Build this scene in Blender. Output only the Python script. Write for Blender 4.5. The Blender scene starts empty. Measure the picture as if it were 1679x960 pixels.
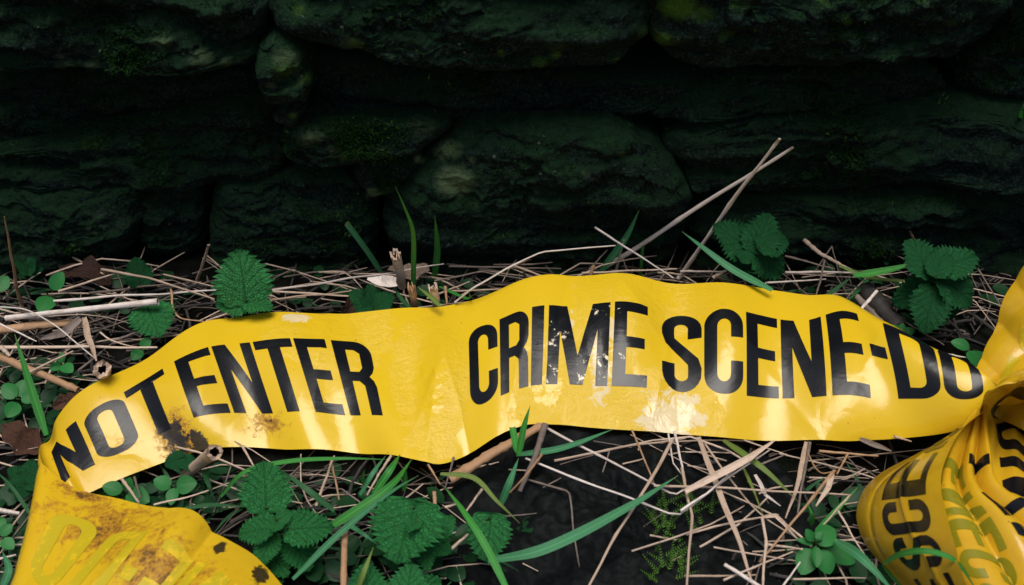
import bpy, bmesh, math, random
import numpy as np
from mathutils import Vector, noise, Matrix
from mathutils.geometry import tessellate_polygon

scene = bpy.context.scene
COL = scene.collection
rnd = random.Random(7)

# ------------------------------------------------------------------ camera, world, sun, exposure
PITCH = math.radians(42.0)
DIST = 0.62
HFOV = math.radians(54.0)
F = 839.5 / math.tan(HFOV / 2)
CAM = Vector((0, -DIST * math.cos(PITCH), DIST * math.sin(PITCH)))
FWD = Vector((0, math.cos(PITCH), -math.sin(PITCH)))
UPV = Vector((0, math.sin(PITCH), math.cos(PITCH)))
cd = bpy.data.cameras.new('camera')
cam = bpy.data.objects.new('camera', cd)
COL.objects.link(cam)
cam.location = CAM
cam.rotation_euler = (math.pi / 2 - PITCH, 0, 0)
cd.sensor_fit = 'HORIZONTAL'
cd.sensor_width = 36
cd.lens = 18 / math.tan(HFOV / 2)
cd.clip_start = 0.01
cd.clip_end = 200
cd.dof.use_dof = True
cd.dof.focus_distance = 0.57
cd.dof.aperture_fstop = 15.0
scene.camera = cam

SUN_EL, SUN_AZ = 86.0, 150.0          # degrees; azimuth from +y (behind the wall) towards -x
world = bpy.data.worlds.new('World')
scene.world = world
world.use_nodes = True
wn = world.node_tree
bg = wn.nodes['Background']
sky = wn.nodes.new('ShaderNodeTexSky')
sky.sky_type = 'NISHITA'
sky.sun_disc = False
sky.sun_elevation = math.radians(SUN_EL)
sky.sun_rotation = math.radians(-SUN_AZ)
sky.air_density = 1.0
sky.dust_density = 4.0
sky.ozone_density = 1.0
wn.links.new(sky.outputs[0], bg.inputs[0])
bg.inputs[1].default_value = 0.05
sd = bpy.data.lights.new('sun', 'SUN')
sd.energy = 1.5
sd.angle = math.radians(36)
sd.color = (1.0, 0.95, 0.88)
sun = bpy.data.objects.new('sun', sd)
COL.objects.link(sun)
el, az = math.radians(SUN_EL), math.radians(SUN_AZ)
sdir = Vector((-math.sin(az) * math.cos(el), math.cos(az) * math.cos(el), math.sin(el)))
sun.rotation_euler = sdir.to_track_quat('Z', 'Y').to_euler()
sun.location = (0, 0, 3)
scene.view_settings.view_transform = 'Standard'
scene.view_settings.look = 'None'
scene.view_settings.exposure = 0.85
scene.view_settings.gamma = 1.0
scene.view_settings.use_curve_mapping = False
scene.cycles.max_bounces = 6
scene.cycles.transparent_max_bounces = 8

# ------------------------------------------------------------------ from a point of the photograph to a point of the place
def ray(px, py):
    return (FWD + Vector((1, 0, 0)) * ((px - 839.5) / F) + UPV * ((480 - py) / F))

def on_z(px, py, z=0.0):
    d = ray(px, py)
    return CAM + d * ((z - CAM.z) / d.z)

def on_y(px, py, y):
    d = ray(px, py)
    return CAM + d * ((y - CAM.y) / d.y)

def px_m(p):                                   # metres per photo pixel at p
    return (Vector(p) - CAM).dot(FWD) / F

def gh(x, y):                                  # height of the soil
    p = Vector((x * 9, y * 9, 0.3))
    h = noise.noise(p) * 0.007 + noise.noise(p * 3.1) * 0.0035 + noise.noise(p * 9) * 0.0016
    return h - 0.006

# ------------------------------------------------------------------ materials
def new_mat(name):
    m = bpy.data.materials.new(name)
    m.use_nodes = True
    nt = m.node_tree
    return m, nt, nt.nodes['Principled BSDF']

class N:
    def __init__(s, nt): s.nt = nt
    def node(s, t, **kw):
        n = s.nt.nodes.new('ShaderNode' + t)
        for k, v in kw.items(): setattr(n, k, v)
        return n
    def link(s, a, b): s.nt.links.new(a, b)
    def val(s, sock, v):
        if hasattr(v, 'bl_idname') or hasattr(v, 'is_linked'): s.link(v, sock)
        else: sock.default_value = v
    def coord(s, kind='Object', scale=(1, 1, 1), rnd_off=False):
        tc = s.node('TexCoord')
        mp = s.node('Mapping')
        mp.inputs['Scale'].default_value = scale
        s.link(tc.outputs[kind], mp.inputs[0])
        if rnd_off:
            oi = s.node('ObjectInfo')
            mu = s.math('MULTIPLY', oi.outputs['Random'], 37.0)
            s.link(mu, mp.inputs['Location'])
        return mp.outputs[0]
    def noise(s, vec, scale, detail=4, rough=0.6, dist=0.0):
        n = s.node('TexNoise')
        s.link(vec, n.inputs['Vector'])
        n.inputs['Scale'].default_value = scale
        n.inputs['Detail'].default_value = detail
        n.inputs['Roughness'].default_value = rough
        n.inputs['Distortion'].default_value = dist
        return n.outputs['Fac']
    def ramp(s, fac, *stops):
        r = s.node('ValToRGB')
        e = r.color_ramp.elements
        while len(e) < len(stops): e.new(0.5)
        for el_, (p, c) in zip(e, stops):
            el_.position = p
            el_.color = (c, c, c, 1) if not isinstance(c, tuple) else (*c, 1)
        s.link(fac, r.inputs[0])
        return r.outputs[0]
    def math(s, op, a, b=0.0, clamp=False):
        n = s.node('Math', operation=op)
        n.use_clamp = clamp
        s.val(n.inputs[0], a); s.val(n.inputs[1], b)
        return n.outputs[0]
    def mix(s, fac, a, b):
        n = s.node('Mix', data_type='RGBA')
        s.val(n.inputs[0], fac)
        for sock, v in ((n.inputs[6], a), (n.inputs[7], b)):
            if isinstance(v, tuple): sock.default_value = (*v, 1)
            else: s.link(v, sock)
        return n.outputs[2]
    def bump(s, h, strength, dist, prev=None):
        b = s.node('Bump')
        b.inputs['Strength'].default_value = strength
        b.inputs['Distance'].default_value = dist
        s.link(h, b.inputs['Height'])
        if prev is not None: s.link(prev, b.inputs['Normal'])
        return b.outputs[0]

def mat_stone():
    m, nt, p = new_mat('mossy_wet_stone')
    n = N(nt)
    co = n.coord('Object', (1, 1, 1), True)
    lay = n.coord('Object', (1, 1, 5), True)
    big = n.noise(co, 14, 5, 0.65)
    fine = n.noise(co, 260, 6, 0.7)
    strat = n.noise(lay, 26, 8, 0.7, 0.6)
    c = n.mix(n.ramp(strat, (0.3, 0.0), (0.75, 1.0)), (0.0032, 0.0088, 0.0088), (0.022, 0.045, 0.040))
    c = n.mix(n.ramp(fine, (0.42, 0.0), (0.62, 0.8)), c, (0.003, 0.009, 0.006))
    gr = n.noise(co, 620, 4, 0.8)
    c = n.mix(n.ramp(gr, (0.52, 0.0), (0.66, 0.85)), c, (0.060, 0.110, 0.090))
    c = n.mix(n.ramp(gr, (0.34, 0.85), (0.47, 0.0)), c, (0.0025, 0.006, 0.005))
    # moss film on the faces that look up and in patches
    geo = n.node('NewGeometry')
    sx = n.node('SeparateXYZ'); n.link(geo.outputs['Normal'], sx.inputs[0])
    up = n.math('MULTIPLY_ADD', sx.outputs[2], 0.35)
    up.node.inputs[2].default_value = 0.0
    ms = n.math('ADD', n.noise(co, 19, 6, 0.72), up)
    msk = n.ramp(ms, (0.50, 0.0), (0.72, 1.0))
    mossc = n.mix(n.noise(co, 420, 3, 0.7), (0.0045, 0.019, 0.008), (0.026, 0.075, 0.028))
    c = n.mix(n.math('MULTIPLY', msk, 0.8), c, mossc)
    # pale lichen crusts
    l1 = n.ramp(n.noise(co, 33, 5, 0.62, 0.3), (0.60, 0.0), (0.72, 1.0))
    l2 = n.ramp(n.noise(co, 300, 4, 0.7), (0.38, 0.0), (0.62, 1.0))
    c = n.mix(n.math('MULTIPLY', n.math('MULTIPLY', l1, l2), 0.8), c, (0.055, 0.10, 0.055))
    # the crusts one can point at in this wall, pale or mossy green
    la = n.node('Attribute'); la.attribute_name = 'lichen'
    lb = n.node('Attribute'); lb.attribute_name = 'bright_moss'
    grain = n.math('ADD', n.math('MULTIPLY', n.noise(co, 300, 5, 0.75), 0.55), n.math('MULTIPLY', n.noise(co, 75, 5, 0.7), 0.55))
    e1 = n.ramp(n.math('MULTIPLY', la.outputs['Fac'], grain), (0.16, 0.0), (0.42, 1.0))
    c = n.mix(n.math('MULTIPLY', e1, 0.8), c, (0.15, 0.22, 0.11))
    e2 = n.ramp(n.math('MULTIPLY', lb.outputs['Fac'], grain), (0.16, 0.0), (0.42, 1.0))
    c = n.mix(n.math('MULTIPLY', e2, 0.85), c, (0.10, 0.22, 0.03))
    # small white flecks
    v = n.node('TexVoronoi'); n.link(co, v.inputs['Vector']); v.inputs['Scale'].default_value = 95
    vf = n.ramp(v.outputs['Distance'], (0.06, 1.0), (0.11, 0.0))
    vg = n.ramp(n.noise(co, 21, 2), (0.56, 0.0), (0.66, 1.0))
    c = n.mix(n.math('MULTIPLY', n.math('MULTIPLY', vf, vg), 0.8), c, (0.24, 0.27, 0.22))
    n.link(c, p.inputs['Base Color'])
    n.link(n.ramp(big, (0.35, 0.55), (0.7, 0.9)), p.inputs['Roughness'])
    p.inputs['Specular IOR Level'].default_value = 0.06
    b = n.bump(strat, 0.9, 0.008)
    b = n.bump(fine, 1.0, 0.003, b)
    n.link(b, p.inputs['Normal'])
    return m

def mat_soil():
    m, nt, p = new_mat('dark_soil')
    n = N(nt)
    co = n.coord('Object')
    a = n.noise(co, 60, 8, 0.72)
    f = n.noise(co, 420, 5, 0.7)
    c = n.mix(n.ramp(a, (0.35, 0.0), (0.7, 1.0)), (0.003, 0.0035, 0.003), (0.013, 0.0125, 0.010))
    g = n.ramp(n.noise(co, 24, 5, 0.7), (0.56, 0.0), (0.7, 1.0))
    c = n.mix(n.math('MULTIPLY', g, 0.6), c, (0.008, 0.020, 0.007))
    n.link(c, p.inputs['Base Color'])
    p.inputs['Roughness'].default_value = 0.8
    p.inputs['Specular IOR Level'].default_value = 0.06
    b = n.bump(a, 0.8, 0.006)
    b = n.bump(f, 0.8, 0.002, b)
    n.link(b, p.inputs['Normal'])
    return m

def thin(nt, p, n, color, amount):
    """a leaf or a film lets some light through"""
    tr = n.node('BsdfTranslucent')
    if isinstance(color, tuple): tr.inputs[0].default_value = (*color, 1)
    else: n.link(color, tr.inputs[0])
    mx = n.node('MixShader')
    mx.inputs[0].default_value = amount
    n.link(p.outputs[0], mx.inputs[1]); n.link(tr.outputs[0], mx.inputs[2])
    n.link(mx.outputs[0], nt.nodes['Material Output'].inputs[0])

def mat_leaf(name, c0, c1, vein, rough=0.45, bumps=0.6, tr=0.22):
    m, nt, p = new_mat(name)
    n = N(nt)
    uv = n.coord('UV', (1, 1, 1), True)
    co = n.coord('Object', (1, 1, 1), True)
    at = n.node('Attribute'); at.attribute_name = 'vein'
    oi = n.node('ObjectInfo')
    k = n.math('ADD', n.math('MULTIPLY', oi.outputs['Random'], 0.6), n.math('MULTIPLY', n.noise(co, 70, 4), 0.4))
    c = n.mix(k, c0, c1)
    c = n.mix(n.math('MULTIPLY', at.outputs['Fac'], 0.8), c, vein)
    old = n.ramp(n.noise(co, 26, 3), (0.60, 0.0), (0.72, 1.0))
    c = n.mix(n.math('MULTIPLY', old, 0.35), c, (c1[0] * 2.2, c1[1] * 1.05, c1[2] * 0.7))
    dirt = n.ramp(n.noise(co, 190, 4, 0.7), (0.62, 0.0), (0.7, 1.0))
    c = n.mix(n.math('MULTIPLY', dirt, 0.5), c, tuple(x * 0.5 for x in c0))
    n.link(c, p.inputs['Base Color'])
    p.inputs['Roughness'].default_value = rough
    p.inputs['Specular IOR Level'].default_value = 0.24
    b = n.bump(n.noise(co, 520, 3, 0.6), bumps, 0.0009)
    if bumps > 0.5:                                # the net of small veins
        vr = n.node('TexVoronoi', feature='DISTANCE_TO_EDGE')
        n.link(n.coord('UV', (11, 14, 1), True), vr.inputs['Vector']); vr.inputs['Scale'].default_value = 1.7
        net = n.ramp(vr.outputs['Distance'], (0.0, 0.0), (0.20, 1.0))
        c = n.mix(n.math('MULTIPLY', n.math('SUBTRACT', 1.0, net), 0.75), c, vein)
        n.link(c, p.inputs['Base Color'])
        b = n.bump(net, 0.6, 0.0013, b)
    n.link(b, p.inputs['Normal'])
    thin(nt, p, n, c, tr)
    return m

def mat_grass(name, c0, c1):
    m, nt, p = new_mat(name)
    n = N(nt)
    uv = n.coord('UV', (1, 1, 1))
    st = n.coord('UV', (40, 1.2, 1), True)
    oi = n.node('ObjectInfo')
    s_ = n.noise(st, 1.0, 3, 0.6)
    k = n.math('ADD', n.math('MULTIPLY', oi.outputs['Random'], 0.55), n.math('MULTIPLY', s_, 0.45))
    c = n.mix(k, c0, c1)
    sx = n.node('SeparateXYZ'); n.link(uv, sx.inputs[0])
    mid = n.ramp(n.math('ABSOLUTE', n.math('SUBTRACT', sx.outputs[0], 0.5)), (0.02, 1.0), (0.09, 0.0))
    c = n.mix(n.math('MULTIPLY', mid, 0.3), c, tuple(min(1, x * 2.2) for x in c1))
    tip = n.ramp(sx.outputs[1], (0.93, 0.0), (1.0, 1.0))
    c = n.mix(n.math('MULTIPLY', tip, 0.5), c, (0.28, 0.24, 0.08))
    n.link(c, p.inputs['Base Color'])
    p.inputs['Roughness'].default_value = 0.38
    p.inputs['Specular IOR Level'].default_value = 0.4
    n.link(n.bump(s_, 0.5, 0.0006), p.inputs['Normal'])
    thin(nt, p, n, c, 0.25)
    return m

def mat_straw(name, c0, c1, dark):
    m, nt, p = new_mat(name)
    n = N(nt)
    oi = n.node('ObjectInfo')
    co = n.coord('UV', (7, 2.0, 1), True)
    lo = n.coord('UV', (1, 5, 1), True)
    s_ = n.noise(co, 2.0, 5, 0.7)
    w = n.noise(lo, 1.3, 4, 0.7)
    k = n.math('ADD', n.math('MULTIPLY', oi.outputs['Random'], 0.7), n.math('MULTIPLY', s_, 0.4))
    c = n.mix(k, c0, c1)
    c = n.mix(n.math('MULTIPLY', n.ramp(w, (0.5, 0.0), (0.75, 1.0)), 0.75), c, dark)
    n.link(c, p.inputs['Base Color'])
    p.inputs['Roughness'].default_value = 0.6
    p.inputs['Specular IOR Level'].default_value = 0.3
    n.link(n.bump(s_, 0.6, 0.0008), p.inputs['Normal'])
    return m

def flat_mat(name, c0, c1, scale=120, rough=0.8):
    m, nt, p = new_mat(name)
    n = N(nt)
    co = n.coord('Object', (1, 1, 1), True)
    a = n.noise(co, scale, 5, 0.7)
    n.link(n.mix(n.ramp(a, (0.3, 0.0), (0.7, 1.0)), c0, c1), p.inputs['Base Color'])
    p.inputs['Roughness'].default_value = rough
    p.inputs['Specular IOR Level'].default_value = 0.08
    n.link(n.bump(a, 0.6, 0.0015), p.inputs['Normal'])
    return m

def uv_spot(n, sx, su, sv, ru, rv, wob):
    """soft blot around the point (su, sv) of the tape, its outline broken by noise"""
    du = n.math('DIVIDE', n.math('SUBTRACT', sx.outputs[0], su), ru)
    dv = n.math('DIVIDE', n.math('SUBTRACT', sx.outputs[1], sv), rv)
    d = n.math('SQRT', n.math('ADD', n.math('MULTIPLY', du, du), n.math('MULTIPLY', dv, dv)))
    d = n.math('ADD', d, wob)
    return n.math('SUBTRACT', 1.0, d, True)

YEL0, YEL1 = (0.83, 0.575, 0.022), (0.80, 0.515, 0.016)
def mat_film():
    m, nt, p = new_mat('yellow_plastic_film')
    n = N(nt)
    co = n.coord('Object')
    tc = n.node('TexCoord')
    sx = n.node('SeparateXYZ'); n.link(tc.outputs['UV'], sx.inputs[0])
    c = n.mix(n.noise(co, 18, 4, 0.6), YEL0, YEL1)
    # dirt: smears everywhere a little, much of it at the trodden end
    sm = n.coord('UV', (26, 5, 1))
    mp = sm.node; mp.inputs['Rotation'].default_value = (0, 0, 0.5)
    n1 = n.noise(sm, 1.7, 9, 0.75, 1.6)
    n2 = n.noise(co, 210, 7, 0.78, 1.0)
    wob = n.math('MULTIPLY', n.math('SUBTRACT', n.noise(co, 110, 8, 0.78), 0.5), 4.4)
    # the trodden length of the tape, blot by blot: (u, v, ru, rv, weight)
    zone = None
    for su, sv, ru, rv, k in ((0.262, 0.16, 0.05, 0.34, 1.0), (0.40, 0.16, 0.07, 0.16, 0.62), (0.20, 0.30, 0.06, 0.22, 0.35),
                              (0.0, 0.96, 0.06, 0.09, 0.95), (-0.06, 0.75, 0.15, 0.45, 0.72), (-0.20, 0.60, 0.18, 0.45, 0.72),
                              (-0.30, 0.45, 0.10, 0.30, 0.5)):
        z = n.math('MULTIPLY', uv_spot(n, sx, su, sv, ru, rv, n.math('MULTIPLY', wob, 0.5)), k)
        zone = z if zone is None else n.math('MAXIMUM', zone, z)
    gate = n.math('ADD', n.math('MULTIPLY', zone, 0.34), 0.0)
    a = n.math('ADD', n.math('MULTIPLY', n1, 0.55), n.math('MULTIPLY', n2, 0.45))
    d1 = n.ramp(n.math('ADD', a, gate), (0.60, 0.0), (0.70, 1.0))
    c = n.mix(n.math('MULTIPLY', d1, 0.75), c, (0.34, 0.115, 0.008))
    d2 = n.ramp(n.math('ADD', a, gate), (0.715, 0.0), (0.79, 1.0))
    c = n.mix(n.math('MULTIPLY', d2, 0.95), c, (0.022, 0.012, 0.008))
    # shade tone painted in on the heap and left end, with some mud
    heap_ = n.math('GREATER_THAN', sx.outputs[0], 2.0)
    left_ = n.ramp(sx.outputs[0], (0.06, 0.50), (0.45, 0.0))
    shade_mud = n.math('MULTIPLY', n.math('MAXIMUM', heap_, left_), n.ramp(n.noise(co, 28, 7, 0.72, 0.5), (0.25, 0.22), (0.75, 0.72)))
    c = n.mix(shade_mud, c, (0.52, 0.245, 0.014))
    # the black smear below the T and two black rubs on the folded end
    blots = None
    for su, sv, ru, rv in ((0.262, 0.17, 0.024, 0.16), (0.292, 0.07, 0.018, 0.10), (-0.268, 0.91, 0.011, 0.06), (-0.345, 0.92, 0.013, 0.08)):
        z = uv_spot(n, sx, su, sv, ru, rv, n.math('MULTIPLY', wob, 0.8))
        blots = z if blots is None else n.math('MAXIMUM', blots, z)
    c = n.mix(n.ramp(blots, (0.18, 0.0), (0.34, 0.95)), c, (0.012, 0.010, 0.010))
    # glare painted into the colour as pale patches, partly peeled film
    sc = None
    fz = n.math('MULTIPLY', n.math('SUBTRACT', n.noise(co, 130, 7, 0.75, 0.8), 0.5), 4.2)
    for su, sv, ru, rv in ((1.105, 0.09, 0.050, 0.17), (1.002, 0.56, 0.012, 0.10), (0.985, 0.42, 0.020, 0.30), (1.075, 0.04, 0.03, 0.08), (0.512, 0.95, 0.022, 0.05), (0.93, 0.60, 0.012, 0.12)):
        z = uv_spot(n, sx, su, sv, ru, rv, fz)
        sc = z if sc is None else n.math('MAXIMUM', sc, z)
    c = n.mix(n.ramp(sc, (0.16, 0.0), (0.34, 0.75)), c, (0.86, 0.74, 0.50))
    # specks of soil
    vo = n.node('TexVoronoi'); n.link(co, vo.inputs['Vector']); vo.inputs['Scale'].default_value = 150
    sp = n.ramp(vo.outputs['Distance'], (0.05, 1.0), (0.09, 0.0))
    spm = n.math('MULTIPLY', sp, n.ramp(n.noise(co, 60, 2), (0.55, 0.0), (0.62, 1.0)))
    c = n.mix(n.math('MULTIPLY', spm, 0.7), c, (0.10, 0.04, 0.01))
    n.link(c, p.inputs['Base Color'])
    dirty = n.math('ADD', d1, blots, True)
    ro = n.math('ADD', n.ramp(n.noise(co, 30, 4, 0.6), (0.35, 0.13), (0.7, 0.25)), n.math('MULTIPLY', dirty, 0.4))
    n.link(ro, p.inputs['Roughness'])
    p.inputs['Specular IOR Level'].default_value = 0.5
    cr = n.noise(co, 42, 6, 0.62, 0.8)
    mu = n.node('TexNoise'); n.link(co, mu.inputs['Vector'])
    mu.inputs['Scale'].default_value = 24; mu.inputs['Detail'].default_value = 3
    rid = n.math('ABSOLUTE', n.math('SUBTRACT', mu.outputs['Fac'], 0.5))
    b = n.bump(cr, 0.08, 0.004)
    b = n.bump(n.ramp(rid, (0.0, 0.0), (0.05, 1.0)), 0.10, 0.0008, b)
    # crumpled patches
    cm = None
    for su, sv, ru, rv in ((1.10, 0.10, 0.09, 0.28), (0.985, 0.50, 0.06, 0.55), (0.55, 0.85, 0.10, 0.35), (0.90, 0.20, 0.06, 0.30), (1.06, 0.88, 0.12, 0.30), (0.70, 0.45, 0.07, 0.5)):
        z = uv_spot(n, sx, su, sv, ru, rv, n.math('MULTIPLY', wob, 0.3))
        cm = z if cm is None else n.math('MAXIMUM', cm, z)
    cz = n.noise(co, 55, 3, 0.55, 1.8)
    b = n.bump(n.math('MULTIPLY', cz, n.ramp(cm, (0.0, 0.0), (0.6, 1.0))), 0.26, 0.005, b)
    n.link(b, p.inputs['Normal'])
    thin(nt, p, n, c, 0.16)
    return m

def mat_ink(name, ink, worn_or_glare, amount, spec=0.6, rough=0.2):
    m, nt, p = new_mat(name)
    n = N(nt)
    co = n.coord('Object')
    wear = n.math('ADD', n.math('MULTIPLY', n.noise(co, 190, 8, 0.8, 0.5), 0.5), n.math('MULTIPLY', n.noise(co, 38, 4, 0.7), 0.5))
    w = n.ramp(wear, (amount, 0.0), (amount + 0.02, 1.0))
    c = n.mix(w, ink, worn_or_glare)
    n.link(c, p.inputs['Base Color'])
    n.link(n.ramp(n.noise(co, 40, 4), (0.3, rough), (0.7, rough + 0.16)), p.inputs['Roughness'])
    p.inputs['Specular IOR Level'].default_value = spec
    b = n.bump(n.noise(co, 42, 6, 0.62, 0.8), 0.08, 0.004)
    n.link(b, p.inputs['Normal'])
    return m

M = {}
M['stone'] = mat_stone()
M['soil'] = mat_soil()
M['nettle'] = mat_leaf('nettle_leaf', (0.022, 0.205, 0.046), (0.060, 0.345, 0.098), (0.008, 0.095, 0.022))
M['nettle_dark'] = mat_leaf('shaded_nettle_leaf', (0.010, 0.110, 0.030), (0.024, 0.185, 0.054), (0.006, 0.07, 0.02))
M['round'] = mat_leaf('smooth_round_leaf', (0.016, 0.14, 0.028), (0.035, 0.23, 0.055), (0.05, 0.20, 0.06), 0.4, 0.15)
M['stem'] = flat_mat('green_stem', (0.02, 0.07, 0.02), (0.05, 0.10, 0.03), 200, 0.5)
M['dead'] = mat_leaf('brown_dead_leaf', (0.13, 0.060, 0.040), (0.27, 0.135, 0.090), (0.10, 0.05, 0.03), 0.65, 0.8, 0.1)
M['dead_dark'] = mat_leaf('dark_dead_leaf', (0.07, 0.035, 0.028), (0.13, 0.065, 0.05), (0.05, 0.03, 0.02), 0.65, 0.8, 0.1)
M['pale'] = mat_leaf('pale_dead_leaf', (0.42, 0.30, 0.22), (0.55, 0.42, 0.32), (0.35, 0.25, 0.18), 0.65, 0.8, 0.1)
M['grass'] = mat_grass('grass_green', (0.028, 0.20, 0.030), (0.070, 0.34, 0.055))
M['grass_teal'] = mat_grass('grass_blue_green', (0.028, 0.17, 0.062), (0.080, 0.31, 0.135))
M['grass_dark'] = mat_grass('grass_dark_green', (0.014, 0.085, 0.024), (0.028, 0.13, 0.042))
M['grass_yellow'] = mat_grass('grass_yellowing', (0.10, 0.19, 0.03), (0.20, 0.27, 0.06))
M['straw'] = mat_straw('straw_pinkish', (0.38, 0.27, 0.19), (0.72, 0.56, 0.44), (0.24, 0.14, 0.085))
M['straw_white'] = mat_straw('straw_bleached', (0.62, 0.52, 0.46), (0.78, 0.70, 0.64), (0.30, 0.20, 0.14))
M['straw_brown'] = mat_straw('straw_brown', (0.34, 0.19, 0.095), (0.50, 0.31, 0.18), (0.12, 0.055, 0.03))
M['straw_grey'] = mat_straw('straw_grey', (0.13, 0.10, 0.085), (0.24, 0.19, 0.16), (0.05, 0.035, 0.03))
M['straw_black'] = mat_straw('rotten_stalk', (0.020, 0.018, 0.018), (0.06, 0.055, 0.05), (0.008, 0.008, 0.008))
M['pith'] = flat_mat('dark_pith', (0.012, 0.007, 0.005), (0.05, 0.025, 0.015), 400)
M['moss'] = flat_mat('moss_green', (0.006, 0.026, 0.006), (0.020, 0.062, 0.012), 300)
M['moss_bright'] = flat_mat('moss_bright', (0.035, 0.11, 0.015), (0.10, 0.20, 0.03), 300)
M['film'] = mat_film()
M['ink'] = mat_ink('black_print', (0.006, 0.007, 0.009), YEL0, 0.655, 0.30, 0.14)
M['ink_worn_glare'] = mat_ink('black_print_worn_glare', (0.006, 0.007, 0.009), (0.78, 0.70, 0.52), 0.562, 0.30, 0.12)  # pale chips: worn print together with glare painted into the ink colour
M['faint_double'] = mat_ink('print_seen_through_two_layers', (0.22, 0.20, 0.008), (0.50, 0.34, 0.012), 0.60, 0.4, 0.3)
M['faint'] = mat_ink('print_seen_through_the_film', (0.50, 0.385, 0.012), (0.70, 0.47, 0.014), 0.54, 0.5, 0.28)

# ------------------------------------------------------------------ object helpers
def mesh_obj(name, verts, faces, mat, parent=None, smooth=True, uvs=None, vein=None, origin=None):
    me = bpy.data.meshes.new(name)
    vs = np.asarray(verts, dtype=float)
    if origin is None and parent is None: origin = Vector(vs.mean(axis=0))
    if origin is not None: vs = vs - np.array(origin)
    me.from_pydata(vs.tolist(), [], [list(map(int, f)) for f in faces])
    if smooth: me.polygons.foreach_set('use_smooth', [True] * len(me.polygons))
    if uvs is not None:
        ul = me.uv_layers.new(name='UVMap')
        li = np.zeros(len(me.loops), dtype=int); me.loops.foreach_get('vertex_index', li)
        ul.data.foreach_set('uv', np.asarray(uvs, dtype=float)[li].ravel())
    if vein is not None:
        a = me.attributes.new('vein', 'FLOAT', 'POINT')
        a.data.foreach_set('value', np.asarray(vein, dtype=float))
    mats = mat if isinstance(mat, (list, tuple)) else [mat]
    for x in mats: me.materials.append(x)
    me.update()
    o = bpy.data.objects.new(name, me)
    COL.objects.link(o)
    if origin is not None: o.location = origin
    if parent is not None: put_under(o, parent)
    return o

def put_under(o, parent):
    o.parent = parent
    o.location = Vector(o.location) - world_loc(parent)

def world_loc(o):
    l = Vector(o.location)
    while o.parent: o = o.parent; l += Vector(o.location)
    return l

def tag(o, label=None, cat=None, group=None, kind=None):
    if label: o['label'] = label
    if cat: o['category'] = cat
    if group: o['group'] = group
    if kind: o['kind'] = kind
    return o

def empty(name, loc):
    o = bpy.data.objects.new(name, None)
    o.empty_display_size = 0.01
    COL.objects.link(o)
    o.location = loc
    return o

def grid_faces(nu, nv, wrap=False):
    f = []
    for i in range(nu - 1):
        for j in range(nv if wrap else nv - 1):
            k = (j + 1) % nv
            f.append((i * nv + j, (i + 1) * nv + j, (i + 1) * nv + k, i * nv + k))
    return f

def spline(pts, n):
    """smooth curve through pts, n samples"""
    p = [Vector(q) for q in pts]
    if len(p) == 2: return [p[0].lerp(p[1], i / (n - 1)) for i in range(n)]
    L = [0.0]
    for a, b in zip(p, p[1:]): L.append(L[-1] + max((b - a).length, 1e-6))
    tan = []
    for i in range(len(p)):
        a, b = max(i - 1, 0), min(i + 1, len(p) - 1)
        tan.append((p[b] - p[a]) / (L[b] - L[a]))
    out = []
    for k in range(n):
        s = L[-1] * k / (n - 1)
        i = 0
        while i < len(p) - 2 and s > L[i + 1]: i += 1
        h = L[i + 1] - L[i]; t = (s - L[i]) / h
        out.append(p[i] * (2 * t**3 - 3 * t**2 + 1) + tan[i] * h * (t**3 - 2 * t**2 + t)
                   + p[i + 1] * (-2 * t**3 + 3 * t**2) + tan[i + 1] * h * (t**3 - t**2))
    return out

def kinked(pts, n):
    p = [Vector(q) for q in pts]
    L = [0.0]
    for a, b in zip(p, p[1:]): L.append(L[-1] + max((b - a).length, 1e-6))
    out = []
    for k in range(n):
        s = L[-1] * k / (n - 1)
        i = 0
        while i < len(p) - 2 and s > L[i + 1]: i += 1
        out.append(p[i].lerp(p[i + 1], (s - L[i]) / (L[i + 1] - L[i])))
    return out

def tube_geo(path, radii, sides, cap=True, flat=1.0):
    vs, uvs, fs = [], [], []
    ref = Vector((0.13, 0.2, 1)).normalized()
    n = len(path)
    for i, p in enumerate(path):
        t = (path[min(i + 1, n - 1)] - path[max(i - 1, 0)]).normalized()
        a = t.cross(ref)
        if a.length < 1e-4: a = t.cross(Vector((1, 0, 0)))
        a.normalize(); b = t.cross(a)
        for k in range(sides):
            an = 2 * math.pi * k / sides
            vs.append(p + a * (math.cos(an) * radii[i]) + b * (math.sin(an) * radii[i] * flat))
            uvs.append((k / sides, i / (n - 1)))
    fs = grid_faces(n, sides, True)
    if cap:
        fs.append(tuple(range(sides))[::-1])
        fs.append(tuple((n - 1) * sides + k for k in range(sides)))
    return vs, fs, uvs

def blade_geo(path, widths, fold=0.25, facing=None, twist=0.0):
    """a grass blade: a long strip with a keel"""
    vs, uvs = [], []
    n = len(path)
    for i, p in enumerate(path):
        t = (path[min(i + 1, n - 1)] - path[max(i - 1, 0)]).normalized()
        face = ((CAM - p).normalized() * 0.8 + Vector((0, 0, 0.6))) if facing is None else Vector(facing)
        side = t.cross(face).normalized()
        nn = side.cross(t).normalized()
        if twist:
            R = Matrix.Rotation(twist * i / (n - 1), 3, t)
            side = R @ side; nn = R @ nn
        w = widths[i] / 2
        for k, q in enumerate((-1, -0.5, 0, 0.5, 1)):
            vs.append(p + side * (q * w) - nn * (fold * w * (1 - abs(q))))
            uvs.append((k / 4, i / (n - 1)))
    return vs, grid_faces(n, 5), uvs

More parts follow.
